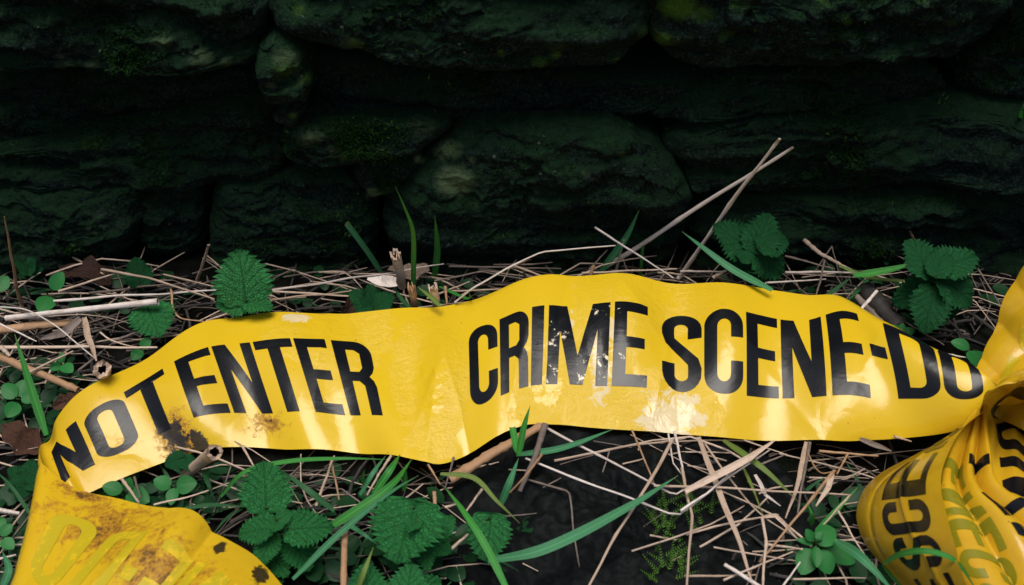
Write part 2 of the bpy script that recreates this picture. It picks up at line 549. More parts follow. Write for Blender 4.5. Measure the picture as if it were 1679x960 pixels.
# points: (x, y) lie on the litter at zdef; (x, y, z) at that height
def pts3(pts, zdef=0.010, up=False):
    out = []
    for i, q in enumerate(pts):
        if up and i > 0 and len(q) == 2:
            y0 = out[0].y - 0.006 * i
            out.append(on_y(q[0], q[1], y0))
        else:
            out.append(on_z(q[0], q[1], q[2] if len(q) > 2 else (0.0 if up else zdef)))
    return out

# ------------------------------------------------------------------ the ground
def build_ground():
    xs = np.concatenate([np.linspace(-3, -0.62, 14), np.linspace(-0.6, 0.6, 240), np.linspace(0.62, 3, 14)])
    ys = np.concatenate([np.linspace(-3, -0.44, 14), np.linspace(-0.42, 0.12, 120), np.linspace(0.14, 3, 10)])
    vs = [(x, y, gh(x, y)) for x in xs for y in ys]
    o = mesh_obj('ground', vs, grid_faces(len(xs), len(ys)), M['soil'], origin=Vector((0, 0, 0)))
    tag(o, 'dark damp soil at the foot of the stone wall', kind='structure')
build_ground()

# ------------------------------------------------------------------ the stone wall
WALL_Y = 0.036
wall = empty('stone_wall', (0, WALL_Y, 0))
tag(wall, 'dark mossy dry stone wall rising behind the tape', 'wall')

STONES = [  # outline in the photograph, setback
    ([(-60, -60), (300, -60), (440, -40), (436, 40), (420, 92), (350, 103), (250, 108), (150, 104), (60, 110), (-60, 118)], -0.012, 0.020),
    ([(-60, 112), (200, 110), (428, 100), (434, 140), (330, 163), (180, 196), (60, 224), (-60, 238)], 0.014, 0.014),
    ([(-60, 240), (100, 218), (250, 184), (420, 146), (462, 190), (466, 250), (440, 284), (330, 298), (200, 288), (80, 296), (-60, 306)], 0.006, 0.018),
    ([(-60, 308), (80, 299), (205, 293), (234, 330), (222, 400), (150, 440), (-60, 450)], -0.002, 0.022),
    ([(236, 304), (326, 302), (342, 340), (338, 400), (290, 424), (228, 420), (238, 340)], 0.008, 0.018),
    ([(346, 300), (440, 288), (556, 274), (594, 302), (622, 360), (608, 445), (480, 468), (352, 455)], 0.0, 0.024),
    ([(426, 78), (440, 62), (462, 57), (488, 64), (502, 84), (512, 130), (498, 182), (483, 203), (468, 196), (452, 184), (434, 138), (423, 104)], -0.016, 0.012),
    ([(470, 212), (492, 194), (560, 196), (680, 192), (742, 205), (700, 234), (640, 246), (560, 262), (490, 260), (464, 240)], -0.008, 0.016),
    ([(578, 262), (640, 250), (694, 244), (686, 275), (640, 310), (606, 324), (588, 298)], -0.006, 0.014),
    ([(652, 300), (692, 258), (762, 208), (900, 192), (1020, 200), (1096, 250), (1126, 330), (1108, 420), (1000, 455), (850, 465), (720, 455), (640, 420), (634, 345)], -0.004, 0.026),
    ([(446, -60), (800, -60), (1050, -60), (1062, 60), (1000, 106), (850, 110), (700, 98), (560, 68), (500, 52), (446, 28)], -0.010, 0.018),
    ([(512, 70), (700, 104), (1000, 114), (1176, 118), (1172, 158), (900, 188), (700, 190), (560, 190), (518, 165)], 0.012, 0.012),
    ([(1056, -60), (1400, -60), (1636, -60), (1636, 20), (1560, 78), (1480, 103), (1250, 110), (1120, 112), (1068, 70)], -0.011, 0.018),
    ([(1182, 122), (1350, 110), (1500, 108), (1560, 150), (1480, 164), (1300, 170), (1150, 186), (1040, 192)], 0.004, 0.012),
    ([(1090, 214), (1200, 190), (1400, 178), (1560, 168), (1750, 174), (1750, 300), (1500, 296), (1300, 306), (1150, 312), (1120, 270)], 0.001, 0.020),
    ([(1136, 320), (1300, 312), (1500, 302), (1750, 306), (1750, 450), (1500, 450), (1300, 450), (1140, 450)], 0.006, 0.022),
    ([(1642, -60), (1750, -60), (1750, 166), (1572, 160), (1572, 92), (1648, 40)], 0.016, 0.016),
]
MOSS_PTS = []
LICHEN = [(735, 245, 28, .75), (745, 297, 34, 1.1), (688, 262, 12, .8), (640, 304, 16, .8), (612, 318, 18, .8), (560, 246, 36, .5), (505, 222, 34, .6), (468, 95, 34, .5),
          (492, 135, 22, .4), (445, 142, 14, .6), (600, 205, 30, .35), (690, 205, 40, .5), (330, 95, 26, .8), (372, 100, 14, .7), (110, 104, 36, .5), (150, 106, 20, .6), (265, 70, 26, .5),
          (290, 55, 40, .35), (620, 60, 30, .3), (575, 75, 30, .45), (1460, 225, 40, .35), (1550, 240, 30, .3), (150, 50, 60, .3), (60, 60, 40, .3), (960, 285, 16, .5), (775, 262, 10, .6), (850, 222, 14, .4)]
BRIGHT = [(470, 120, 44, .42), (505, 130, 20, .6), (1112, 10, 34, 1.1), (1150, 22, 26, .7), (885, 101, 16, .8), (912, 92, 12, .8), (820, 88, 12, .6), (1010, 100, 10, .7), (1088, 65, 20, .7), (1060, 52, 26, .5), (700, 36, 40, .35),
          (580, 72, 24, .5), (490, 16, 20, .5), (1215, 8, 30, .5), (1190, 60, 20, .5), (1390, 35, 14, .6), (1350, 5, 20, .5), (1560, 38, 14, .5), (480, 190, 10, .7), (740, 240, 16, .5), (235, 110, 20, .4),
          (250, 235, 60, .35), (150, 235, 60, .35), (350, 230, 60, .35), (1000, 230, 50, .3), (1020, 255, 14, .5)]
def to_px(p):
    d = Vector(p) - CAM
    w = d.dot(FWD)
    return 839.5 + F * d.x / w, 480 - F * d.dot(UPV) / w
def spots(vs, table):
    A = np.array([to_px(p) for p in vs])
    out = np.zeros(len(vs))
    for x, y, r, k in table:
        out = np.maximum(out, k * np.exp(-(((A[:, 0] - x) / r) ** 2 + ((A[:, 1] - y) / (r * 0.75)) ** 2)))
    return out

def build_stone(poly, setback, bulge, seed, px=True):
    y0 = WALL_Y + setback
    P = [on_y(x, y, y0) for x, y in poly] if px else [Vector((x, y0, z)) for x, z in poly]
    P = [Vector((q.x, q.z)) for q in P]
    cx = sum(q.x for q in P) / len(P); cz = sum(q.y for q in P) / len(P)
    # corners of the outline lightly rounded
    ring = []
    m = len(P)
    for i in range(m):
        a, b, c = P[i - 1], P[i], P[(i + 1) % m]
        ring += [b.lerp(a, 0.22), (b * 2 + a * 0.22 + c * 0.22) / 2.44, b.lerp(c, 0.22)]
    NT, NR = (220, 62) if px else (110, 30)
    rad = []
    for k in range(NT):
        th = 2 * math.pi * k / NT
        d = Vector((math.cos(th), math.sin(th)))
        best = 0.0
        for i in range(len(ring)):
            a = ring[i - 1] - Vector((cx, cz)); e = ring[i] - ring[i - 1]
            den = d.x * e.y - d.y * e.x
            if abs(den) < 1e-12: continue
            r = (a.x * e.y - a.y * e.x) / den
            u = (a.x * d.y - a.y * d.x) / den
            if -0.001 <= u <= 1.001 and r > best: best = r
        rad.append(best if best > 0 else (rad[-1] if rad else 0.02))
    off = Vector((seed * 3.7, seed * 1.9, seed * 5.3))
    tilt = math.sin(seed * 2.3) * 0.10
    vs = []
    rs = [((i + 0.6) / NR) ** 0.8 for i in range(NR)]
    for i in range(NR + 3):
        back = 0.0
        if i < NR: r = rs[i]
        else: r = 1.0 - 0.03 * (i - NR); back = (0.012, 0.035, 0.09)[i - NR]
        for k in range(NT):
            th = 2 * math.pi * k / NT
            jag = 1.035 + 0.05 * noise.noise(Vector((math.cos(th) * 3, math.sin(th) * 3, 0)) + off) + 0.032 * noise.noise(Vector((math.cos(th) * 11, math.sin(th) * 11, 0)) + off)
            x = cx + math.cos(th) * rad[k] * r * jag
            z = cz + math.sin(th) * rad[k] * r * jag
            y = y0 - bulge * 0.55 * (1 - min(r, 1) ** 9.0) + back + tilt * (z - cz)
            q = Vector((x, y, z)) + off
            lam = noise.noise(Vector((q.x * 7, q.y * 8, q.z * 55)))
            lump = noise.fractal(q * 22, 0.9, 2.1, 4)
            fine = noise.noise(q * 150) + 0.6 * noise.noise(q * 330)
            cell = noise.cell(Vector((q.x * 14 + lump, 0, q.z * 95 + lump)))
            ridge = 1 - abs(noise.noise(q * 31 + Vector((lam, 0, 0))) * 2)
            w_ = Vector((x * 5, 0, z * 42 + x * 4))
            ledge = noise.noise(w_) + 0.5 * noise.noise(w_ * 2.3 + Vector((3, 0, 9)))
            y -= 0.0075 * ledge + 0.0042 * lam + 0.0058 * lump + 0.0014 * fine + 0.0026 * cell + 0.0030 * ridge
            vs.append((x, y, z))
    vs.append((cx, np.mean([v[1] for v in vs[:NT]]), cz))
    ci = len(vs) - 1
    fs = grid_faces(NR + 3, NT, True)
    fs += [(ci, k, (k + 1) % NT) for k in range(NT)]
    o = mesh_obj('stone', vs, fs, M['stone'], wall, origin=Vector((cx, y0, cz)))
    me = o.data
    if px:
        for nm, tb in (('lichen', LICHEN), ('bright_moss', BRIGHT)):
            me.attributes.new(nm, 'FLOAT', 'POINT').data.foreach_set('value', spots(vs, tb))
    # where the moss sits on this stone
    for pl in list(me.polygons)[::2]:
        c = pl.center + Vector((cx, y0, cz))
        nz = pl.normal.z
        v = noise.noise(c * 26 + Vector((5, 2, 9))) + 0.6 * noise.noise(c * 70) + 0.75 * nz
        if seed != 7 and v > 0.40 and pl.normal.y < 0.3: MOSS_PTS.append((c, Vector(pl.normal), v, pl.area))
    return o

for i, (poly, sb, bl) in enumerate(STONES): build_stone(poly, sb, bl, i + 1)
# the wall goes on to the sides and above the picture's edge
r2 = random.Random(3)
seed = 40
xl, xr = on_y(-70, 240, WALL_Y).x, on_y(1760, 240, WALL_Y).x
for side in (-1, 1):
    for (z0, z1) in ((-0.03, 0.055), (0.058, 0.115), (0.118, 0.19)):
        x = xl - 0.004 if side < 0 else xr + 0.004
        for k in range(3):
            w = r2.uniform(0.16, 0.26)
            a, b = (x - w, x) if side < 0 else (x, x + w)
            build_stone([(a, z0), ((a + b) / 2, z0 - 0.004), (b, z0), (b, (z0 + z1) / 2), (b, z1), ((a + b) / 2, z1 + 0.003), (a, z1), (a, (z0 + z1) / 2)], r2.uniform(-0.008, 0.01), 0.018, seed, False)
            seed += 1
            x = (a - 0.004) if side < 0 else (b + 0.004)
x = -1.0
while x < 1.0:
    w = r2.uniform(0.2, 0.34)
    build_stone([(x, 0.196), (x + w / 2, 0.193), (x + w, 0.197), (x + w, 0.205), (x + w - 0.01, 0.218), (x + w / 2, 0.224), (x + 0.01, 0.218), (x, 0.206)], r2.uniform(-0.012, 0.0), 0.018, seed, False)
    seed += 1
    x += w + 0.004
core = []
for x in (-1.1, 1.1):
    core += [(x, WALL_Y + 0.05, -0.05), (x, WALL_Y + 0.05, 0.205), (x, WALL_Y + 0.34, 0.205), (x, WALL_Y + 0.34, -0.05)]
mesh_obj('wall_core', core, [(0, 1, 5, 4), (1, 2, 6, 5), (2, 3, 7, 6), (0, 3, 2, 1), (4, 5, 6, 7), (0, 4, 7, 3)], M['soil'], wall, smooth=False, origin=Vector((0, WALL_Y + 0.2, 0)))

def build_moss():
    r = random.Random(5)
    vs, fs, vs2, fs2 = [], [], [], []
    pts = [q for q in MOSS_PTS if abs(q[0].x) < 0.45]
    r.shuffle(pts)
    for c, n, v, ar in pts[:9000]:
        bright = r.random() < 0.10 and v > 0.8
        V, Fc = (vs2, fs2) if bright else (vs, fs)
        for _ in range(4):
            L = r.uniform(0.0012, 0.0036)
            d = (n + Vector((r.uniform(-1, 1), r.uniform(-1, 1), r.uniform(-0.6, 1.0))) * 0.8).normalized()
            s = d.cross(Vector((r.uniform(-1, 1), r.uniform(-1, 1), r.uniform(-1, 1)))).normalized() * r.uniform(0.0003, 0.0006)
            b = c + Vector((r.uniform(-1, 1), r.uniform(-0.3, 0.3), r.uniform(-1, 1))) * 0.002
            k = len(V)
            V += [b - s, b + s, b + d * L]
            Fc.append((k, k + 1, k + 2))
    for V, Fc, mt in ((vs, fs, M['moss']), (vs2, fs2, M['moss_bright'])):
        if V:
            o = mesh_obj('moss', V, Fc, mt, wall, origin=Vector((0, WALL_Y, 0)))
            o['kind'] = 'stuff'
build_moss()

# ------------------------------------------------------------------ the tape: ribbons through stations
VK = np.array([0.0, 0.36, 0.74, 1.0])
def lagrange(v):
    B = np.ones((4,) + v.shape)
    for i in range(4):
        for j in range(4):
            if i != j: B[i] *= (v - VK[j]) / (VK[i] - VK[j])
    return B

class Ribbon:
    """stations: dict(s, b=(x,y,z) lower edge, t=(x,y,z) upper edge, bulge, crest=(x,y,z) at v .74 with the edge curled behind)"""
    def __init__(self, st, wav=0.0008, ripple=None, seed=1):
        self.S = np.array([q['s'] for q in st], float)
        C = []
        for q in st:
            b = on_z(*q['b'])
            if 'crest' in q:
                c = on_z(*q['crest'])
                t = c + Vector(q.get('curl', (0, 0.012, -0.014)))
                m = b.lerp(c, 0.5)
                nn = Vector((0, -0.6, 0.8))
                C.append([b, m + nn * q.get('bulge', 0.003), c, t])
            else:
                t = on_z(*q['t'])
                ax = t - b
                nn = (CAM - b.lerp(t, 0.5)).normalized()
                nn = (nn - ax * (nn.dot(ax) / ax.length_squared)).normalized()
                bu = q.get('bulge', 0.003)
                C.append([b, b.lerp(t, 0.36) + nn * bu * 0.9, b.lerp(t, 0.74) + nn * bu * 0.8, t])
        self.C = np.array([[list(p) for p in row] for row in C])      # (n,4,3)
        n = len(self.S)
        self.T = np.zeros_like(self.C)
        for i in range(n):
            a, b = max(i - 1, 0), min(i + 1, n - 1)
            self.T[i] = (self.C[b] - self.C[a]) / (self.S[b] - self.S[a])
        r = np.random.RandomState(seed)
        self.w = [(r.uniform(0.010, 0.045), r.uniform(-5, 5), r.uniform(0, 6.28), r.uniform(0.3, 1.0)) for _ in range(9)]
        self.wav = wav * 1.25
        self.ripple = ripple
        self.du = 0.0
    def base(self, s, v):
        s = np.asarray(s, float); v = np.asarray(v, float)
        i = np.clip(np.searchsorted(self.S, s) - 1, 0, len(self.S) - 2)
        h = self.S[i + 1] - self.S[i]
        t = ((s - self.S[i]) / h)[..., None, None]
        h = h[..., None, None]
        c = (self.C[i] * (2 * t**3 - 3 * t**2 + 1) + self.T[i] * h * (t**3 - 2 * t**2 + t)
             + self.C[i + 1] * (-2 * t**3 + 3 * t**2) + self.T[i + 1] * h * (t**3 - t**2))
        return np.einsum('i...,...ik->...k', lagrange(v), c)
    def normal0(self, s, v):
        e = 0.6
        a = self.base(s + e, v) - self.base(s - e, v)
        b = self.base(s, v + 0.01) - self.base(s, v - 0.01)
        n = np.cross(a, b)
        return n / (np.linalg.norm(n, axis=-1, keepdims=True) + 1e-12)
    def pos(self, s, v):
        s = np.asarray(s, float); v = np.asarray(v, float)
        w = sum(a * np.sin(k * s + m * v + ph) for k, m, ph, a in self.w) * self.wav
        if self.ripple is not None: w = w + self.ripple(s, v)
        return self.base(s, v) + self.normal0(s, v) * w[..., None]
    def normal(self, s, v):
        a = self.pos(s + 0.8, v) - self.pos(s - 0.8, v)
        b = self.pos(s, v + 0.008) - self.pos(s, v - 0.008)
        n = np.cross(a, b)
        return n / (np.linalg.norm(n, axis=-1, keepdims=True) + 1e-12)
    def film(self, ds=3.0, nv=64, name='film', parent=None, s0=None, s1=None):
        s0 = self.S[0] if s0 is None else s0; s1 = self.S[-1] if s1 is None else s1
        ss = np.linspace(s0, s1, int(abs(s1 - s0) / ds) + 2)
        vv = np.linspace(0, 1, nv)
        G, H = np.meshgrid(ss, vv, indexing='ij')
        # tape edges are never quite straight
        P = self.pos(G, H).reshape(-1, 3)
        uv = np.stack([G / 1000.0 + self.du, H], -1).reshape(-1, 2)
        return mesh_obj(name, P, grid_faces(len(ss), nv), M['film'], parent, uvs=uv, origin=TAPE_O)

# --- lettering: heavy condensed capitals as outlines in a box [0,w] x [0,1]
def arc(cx, cy, r, a0, a1, n=9, ry=None):
    ry = r if ry is None else ry
    return [(cx + r * math.cos(math.radians(a0 + (a1 - a0) * i / (n - 1))), cy + ry * math.sin(math.radians(a0 + (a1 - a0) * i / (n - 1)))) for i in range(n)]
def rrect(x0, y0, x1, y1, rx, ry):
    return arc(x1 - rx, y0 + ry, rx, -90, 0, 9, ry) + arc(x1 - rx, y1 - ry, rx, 0, 90, 9, ry) + arc(x0 + rx, y1 - ry, rx, 90, 180, 9, ry) + arc(x0 + rx, y0 + ry, rx, 180, 270, 9, ry)
def letter_loops(ch):
    if ch == 'E': return .42, [[(0, 0), (.42, 0), (.42, .13), (.155, .13), (.155, .43), (.385, .43), (.385, .555), (.155, .555), (.155, .87), (.42, .87), (.42, 1), (0, 1)]]
    if ch == 'N': return .50, [[(0, 0), (.14, 0), (.14, .62), (.345, 0), (.50, 0), (.50, 1), (.36, 1), (.36, .42), (.165, 1), (0, 1)]]
    if ch == 'T': return .48, [[(.16, 0), (.32, 0), (.32, .87), (.48, .87), (.48, 1), (0, 1), (0, .87), (.16, .87)]]
    if ch == 'I': return .16, [[(0, 0), (.16, 0), (.16, 1), (0, 1)]]
    if ch == '-': return .24, [[(0, .44), (.24, .44), (.24, .58), (0, .58)]]
    if ch == 'M': return .78, [[(0, 0), (.15, 0), (.15, .66), (.31, 0), (.47, 0), (.63, .66), (.63, 0), (.78, 0), (.78, 1), (.555, 1), (.39, .34), (.225, 1), (0, 1)]]
    if ch == 'O': return .50, [rrect(0, 0, .50, 1, .22, .2), rrect(.155, .13, .345, .87, .09, .09)[::-1]]
    if ch == 'D': return .50, [[(0, 0)] + arc(.28, .2, .22, -90, 0, 9, .2) + arc(.28, .8, .22, 0, 90, 9, .2) + [(0, 1)], ([(.155, .13)] + arc(.255, .22, .09, -90, 0, 6, .09) + arc(.255, .78, .09, 0, 90, 6, .09) + [(.155, .87)])[::-1]]
    if ch == 'C': return .48, [arc(.26, .2, .22, 270, 360, 9, .2) + [(.48, .36), (.325, .36)] + arc(.24, .22, .085, 0, -90, 6, .09) + arc(.24, .22, .085, 270, 180, 6, .09) + arc(.24, .78, .085, 180, 90, 6, .09) + arc(.24, .78, .085, 90, 0, 6, .09) + [(.325, .64), (.48, .64)] + arc(.26, .8, .22, 0, 90, 9, .2) + arc(.22, .8, .22, 90, 180, 9, .2) + arc(.22, .2, .22, 180, 270, 9, .2)]
    if ch == 'R': return .49, [[(0, 0), (.155, 0), (.155, .43), (.25, .43), (.315, .37), (.325, 0), (.49, 0), (.475, .36), (.45, .44), (.40, .495), (.45, .55), (.48, .63), (.48, .8)] + arc(.27, .8, .21, 0, 90, 8, .2)[1:] + [(0, 1)], [(.155, .555), (.155, .87), (.26, .87), (.325, .82), (.325, .61), (.275, .555)]]
    if ch == 'S':
        c = [(.40, .66), (.40, .78)] + arc(.24, .78, .16, 0, 180, 13, .145)[1:] + [(.08, .72), (.105, .63), (.20, .545), (.30, .45), (.38, .37), (.40, .28)] + arc(.24, .22, .16, 0, -180, 13, .15)[1:] + [(.08, .34)]
        hw, L, R_ = 0.080, [], []
        for i, p in enumerate(c):
            a, b = c[max(i - 1, 0)], c[min(i + 1, len(c) - 1)]
            dx, dy = b[0] - a[0], b[1] - a[1]; l = math.hypot(dx, dy)
            nx, ny = -dy / l, dx / l
            k = hw * (1 - 0.22 * abs(dx) / l)
            L.append((p[0] + nx * k, p[1] + ny * k)); R_.append((p[0] - nx * k, p[1] - ny * k))
        return .48, [L + R_[::-1]]

def put_letter(rib, ch, s0, s1, parent, mat, v0=0.235, v1=0.762, side=1, name='letter', off=0.00022, vfun=None, flip_s=False, lab=None):
    w, loops = letter_loops(ch)
    bm = bmesh.new()
    flat = [p for l in loops for p in l]
    tri = tessellate_polygon([[Vector((x, y, 0)) for x, y in l] for l in loops])
    bv = [bm.verts.new((x / w, y, 0)) for x, y in flat]
    for t in tri:
        try: bm.faces.new([bv[i] for i in t])
        except ValueError: pass
    bmesh.ops.remove_doubles(bm, verts=bm.verts, dist=1e-5)
    for k in range(1, 14):
        bmesh.ops.bisect_plane(bm, geom=bm.verts[:] + bm.edges[:] + bm.faces[:], plane_co=(k / 14, 0, 0), plane_no=(1, 0, 0))
    for k in range(1, 22):
        bmesh.ops.bisect_plane(bm, geom=bm.verts[:] + bm.edges[:] + bm.faces[:], plane_co=(0, k / 22, 0), plane_no=(0, 1, 0))
    bm.verts.index_update()
    q = np.array([v.co[:] for v in bm.verts])
    fs = [[v.index for v in f.verts] for f in bm.faces]
    bm.free()
    a = 1 - q[:, 0] if flip_s else q[:, 0]
    s = s0 + (s1 - s0) * a
    v = v0 + (v1 - v0) * q[:, 1] if vfun is None else vfun(s, q[:, 1])
    P = rib.pos(s, v) + rib.normal(s, v) * off * side
    o = mesh_obj(name, P, fs, mat, parent, smooth=True, origin=TAPE_O)
    o['label'] = ('faint ' if name.startswith('faint') else 'black ') + ('printed dash' if ch == '-' else 'printed letter ' + ch)
    return o

TAPE_O = on_z(840, 600, 0.0)
tape = empty('barrier_tape', TAPE_O)
tag(tape, 'crumpled yellow plastic barrier tape with black CRIME SCENE-DO NOT ENTER print lying in the straw', 'barrier tape')

ST = []
def st(s, b, t=None, bulge=0.003, **k):
    d = dict(s=s, b=b, bulge=bulge, **k)
    if t: d['t'] = t
    ST.append(d)
# the end folded back over itself, its back uppermost
st(-480, (340, 1270, .030), (540, 1035, .018), .006)
st(-380, (260, 1200, .034), (467, 958, .022), .008)
st(-300, (190, 1150, .036), (402, 897, .026), .010)
st(-225, (130, 1110, .036), (346, 853, .030), .010)
st(-140, (80, 1080, .034), (285, 837, .026), .007)
st(-50, (40, 1040, .032), (200, 820, .020), .004)
st(15, (20, 1000, .030), (122, 803, .016), .002)
st(45, (8, 990, .026), (78, 772, .017), .001)
st(60, (12, 972, .018), (72, 748, .013), 0)
st(70, (56, 905, .011), (73, 734, .010), 0)
# the printed front, left to right
st(82, (112, 826, .004), (77, 719, .007), .0015)
st(115, (142, 812, .004), (90, 692, .010), .002)
st(150, (178, 797, .004), (122, 664, .014), .003)
st(200, (232, 773, .005), (172, 629, .018), .004)
st(250, (290, 750, .006), (226, 592, .021), .005)
st(310, (350, 736, .007), (285, 556, .024), .006)
st(370, (415, 733, .008), (345, 526, .026), .006)
st(440, (482, 737, .009), (412, 516, .026), .005)
st(520, (560, 739, .010), (492, 513, .025), .004)
st(590, (622, 745, .011), (572, 510, .024), .003)
st(660, (682, 757, .013), (655, 507, .023), .003)
st(715, (722, 760, .014), (712, 503, .022), .004)
st(765, (766, 747, .011), (764, 492, .024), .003)
st(815, (815, 717, .010), (812, 480, .027), .002)
st(865, (862, 698, .012), (868, 463, .031), .003)
st(915, (908, 696, .013), (920, 452, .034), .005)
st(985, (980, 701, .012), (990, 450, .035), .006)
st(1060, (1058, 707, .010), (1062, 454, .034), .006)
st(1150, (1150, 716, .009), (1150, 463, .032), .006)
st(1250, (1252, 721, .009), (1246, 472, .030), .007)
st(1325, (1330, 723, .010), (1318, 483, .030), .008)
st(1390, (1400, 722, .012), crest=(1386, 513, .036), bulge=.008, curl=(0.002, .018, -.004))
st(1460, (1474, 720, .016), crest=(1448, 541, .040), bulge=.008, curl=(0.004, .014, -.012))
st(1530, (1540, 712, .022), crest=(1527, 571, .044), bulge=.007, curl=(0.003, .010, -.014))
st(1590, (1592, 695, .030), crest=(1588, 594, .048), bulge=.006, curl=(0.002, .008, -.012))
st(1640, (1628, 668, .038), crest=(1634, 626, .050), bulge=.003, curl=(0.001, .005, -.008))

KINKS = [(540, 90, .75, .0007, 14), (600, -60, .8, -.0006, 16), (690, 160, .35, .0008, 14), (748, -70, .3, .0012, 12), (845, 60, .3, .0007, 14), (905, 50, .5, -.0009, 12), (965, -40, .45, .0009, 11), (990, 30, .5, -.0007, 10),
         (1040, -180, .8, .0006, 14), (1078, 60, .2, .0009, 12), (1112, -30, .15, -.0008, 12), (1190, 220, .8, .0006, 18), (1290, -200, .25, .0006, 18), (1400, 160, .35, .0006, 16), (330, 80, .5, .0006, 16), (240, -50, .4, -.0005, 14),
         (120, 60, .5, .0006, 12), (-180, 120, .6, .0010, 14), (-300, -90, .6, .0010, 14), (-120, -60, .5, -.0008, 12)]
def crease(s, v):
    k = 0
    for s0, sl, v0, amp, wd in KINKS:
        d = (s - (s0 + sl * (v - v0)))
        k = k + amp * np.exp(-np.abs(d) / wd) * np.exp(-((v - v0) / 0.42) ** 2)
    return k + soft_crease(s, v)
def soft_crease(s, v):
    # a soft fold line that crosses the tape between the two words, and the bends by M and S
    d1 = (s - (745 - 60 * (1 - v))) / 16.0
    d2 = (s - (905 + 30 * v)) / 20.0
    d3 = (s - (1085 - 40 * v)) / 26.0
    d4 = (s - (640 + 70 * v)) / 30.0
    return (0.0011 * np.exp(-np.abs(d1) ** 1.3) * (1.2 - v) - 0.0006 * np.exp(-d2**2) + 0.0007 * np.exp(-np.abs(d3) ** 1.4) * (1.2 - v)
            - 0.0006 * np.exp(-d4**2) + 0.004 * np.exp(-np.abs((s + 232) / 26.0) ** 1.3))
main = Ribbon(ST, 0.0008, crease, 4)
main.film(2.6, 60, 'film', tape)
TXT = [('N', 82, 145), ('O', 153, 214), ('T', 218, 279), ('E', 299, 353), ('N', 358, 423), ('T', 428, 491), ('E', 496, 545), ('R', 554, 611),
       ('C', 769, 818), ('R', 822, 868), ('I', 872, 891), ('M', 898, 998), ('E', 1005, 1061), ('S', 1086, 1151), ('C', 1155, 1218), ('E', 1224, 1278),
       ('N', 1284, 1350), ('E', 1358, 1413)]
for ch, a, b in TXT:
    worn_or_glare = ch in 'M' or (ch == 'E' and 1000 < a < 1010)  # letters whose pale chips also carry painted glare
    put_letter(main, ch, a, b, tape, M['ink_worn_glare'] if worn_or_glare else M['ink'])
for ch, a, b in (('-', 1424, 1453), ('D', 1459, 1531), ('O', 1537, 1607)):
    def vf(s, y, ch=ch):
        k = np.clip((s - 1400) / 120, 0, 1)
        lo = 0.235 + 0.055 * k; hi = 0.762 + 0.02 * k
        return lo + (hi - lo) * y
    put_letter(main, ch, a, b, tape, M['ink'], vfun=vf)
# print that shows through the folded end
for ch, a, b in (('O', -50, 24), ('D', -138, -70), ('-', -172, -146), ('E', -242, -182), ('N', -316, -250), ('E', -384, -324)):
    put_letter(main, ch, a, b, tape, M['faint'], side=-1, name='faint_letter')

# --- the heap at the other end
def heap(stations, wav, ripple, seed, name):
    global ST
    ST = []
    for q in stations: st(*q[:3], q[3] if len(q) > 3 else 0.003)
    r = Ribbon(ST, wav, ripple, seed)
    r.du = 3.0 + seed
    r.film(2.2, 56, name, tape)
    return r
# length that turns downwards with SCE on it
sce = heap([
    (0, (1640, 1075, 0.082), (1590, 1085, 0.026), 0.0024),
    (60, (1606, 1000, 0.080), (1535, 1018, 0.022), 0.0028),
    (110, (1580, 945, 0.078), (1486, 964, 0.020), 0.0032),
    (150, (1566, 905, 0.077), (1450, 925, 0.018), 0.0036),
    (185, (1556, 872, 0.076), (1424, 893, 0.017), 0.0040),
    (220, (1548, 838, 0.075), (1410, 858, 0.016), 0.0040),
    (255, (1542, 806, 0.074), (1409, 826, 0.016), 0.0040),
    (290, (1544, 776, 0.072), (1419, 795, 0.016), 0.0036),
    (325, (1556, 748, 0.070), (1446, 769, 0.014), 0.0028),
    (365, (1574, 718, 0.068), (1500, 744, 0.012), 0.0016),
    (400, (1590, 695, 0.066), (1556, 718, 0.014), 0.0008),
    (440, (1614, 672, 0.066), (1606, 684, 0.020), 0.0004)], 0.0005, lambda s, v: 0.0011 * np.exp(-np.abs(v - 0.30 - 0.0006 * (s - 150)) / 0.03) - 0.0009 * np.exp(-np.abs(v - 0.80 + 0.0008 * (s - 200)) / 0.025) + 0.0009 * np.exp(-np.abs(s - 130 + 60 * v) / 10.0), 8, 'film')
for ch, a, b in (('M', -20, 40), ('E', 62, 120), ('S', 132, 188), ('C', 193, 250), ('E', 256, 334), ('N', 345, 402)):
    if a >= 0: put_letter(sce, ch, a, b, tape, M['ink'], v0=0.13, v1=0.60)
# gathered length beside it, seen from the back
rip = lambda s, v: 0.0040 * (1 - 2.2 * np.abs(np.sin(np.pi * (2.7 * v + 0.07 * np.sin(s * 0.02) + 0.0006 * s))) ** 0.8) * np.clip((s + 20) / 120, 0.15, 1) * (1 - 0.25 * v)
mid = heap([
    (0, (1618, 662, .050), (1600, 676, .046), 0),
    (40, (1620, 700, .052), (1580, 706, .048), .001),
    (85, (1622, 748, .054), (1556, 742, .052), .002),
    (125, (1630, 786, .056), (1542, 780, .054), .003),
    (165, (1660, 812, .058), (1539, 816, .055), .004),
    (210, (1712, 838, .060), (1546, 852, .056), .004),
    (255, (1760, 880, .060), (1555, 888, .057), .005),
    (310, (1800, 940, .058), (1568, 928, .058), .005),
    (380, (1830, 1020, .054), (1596, 985, .058), .005),
    (460, (1860, 1110, .05), (1640, 1070, .056), .004)], 0.0005, rip, 12, 'film')
for ch, a, b, m_ in (('E', 105, 150, 'faint_double'), ('N', 162, 214, 'faint_double'), ('E', 222, 276, 'faint_double'), ('C', 284, 340, 'faint_double'), ('S', 350, 410, 'faint_double')):
    put_letter(mid, ch, a, b, tape, M[m_], v0=0.62, v1=0.97, name='faint_letter', side=-1)
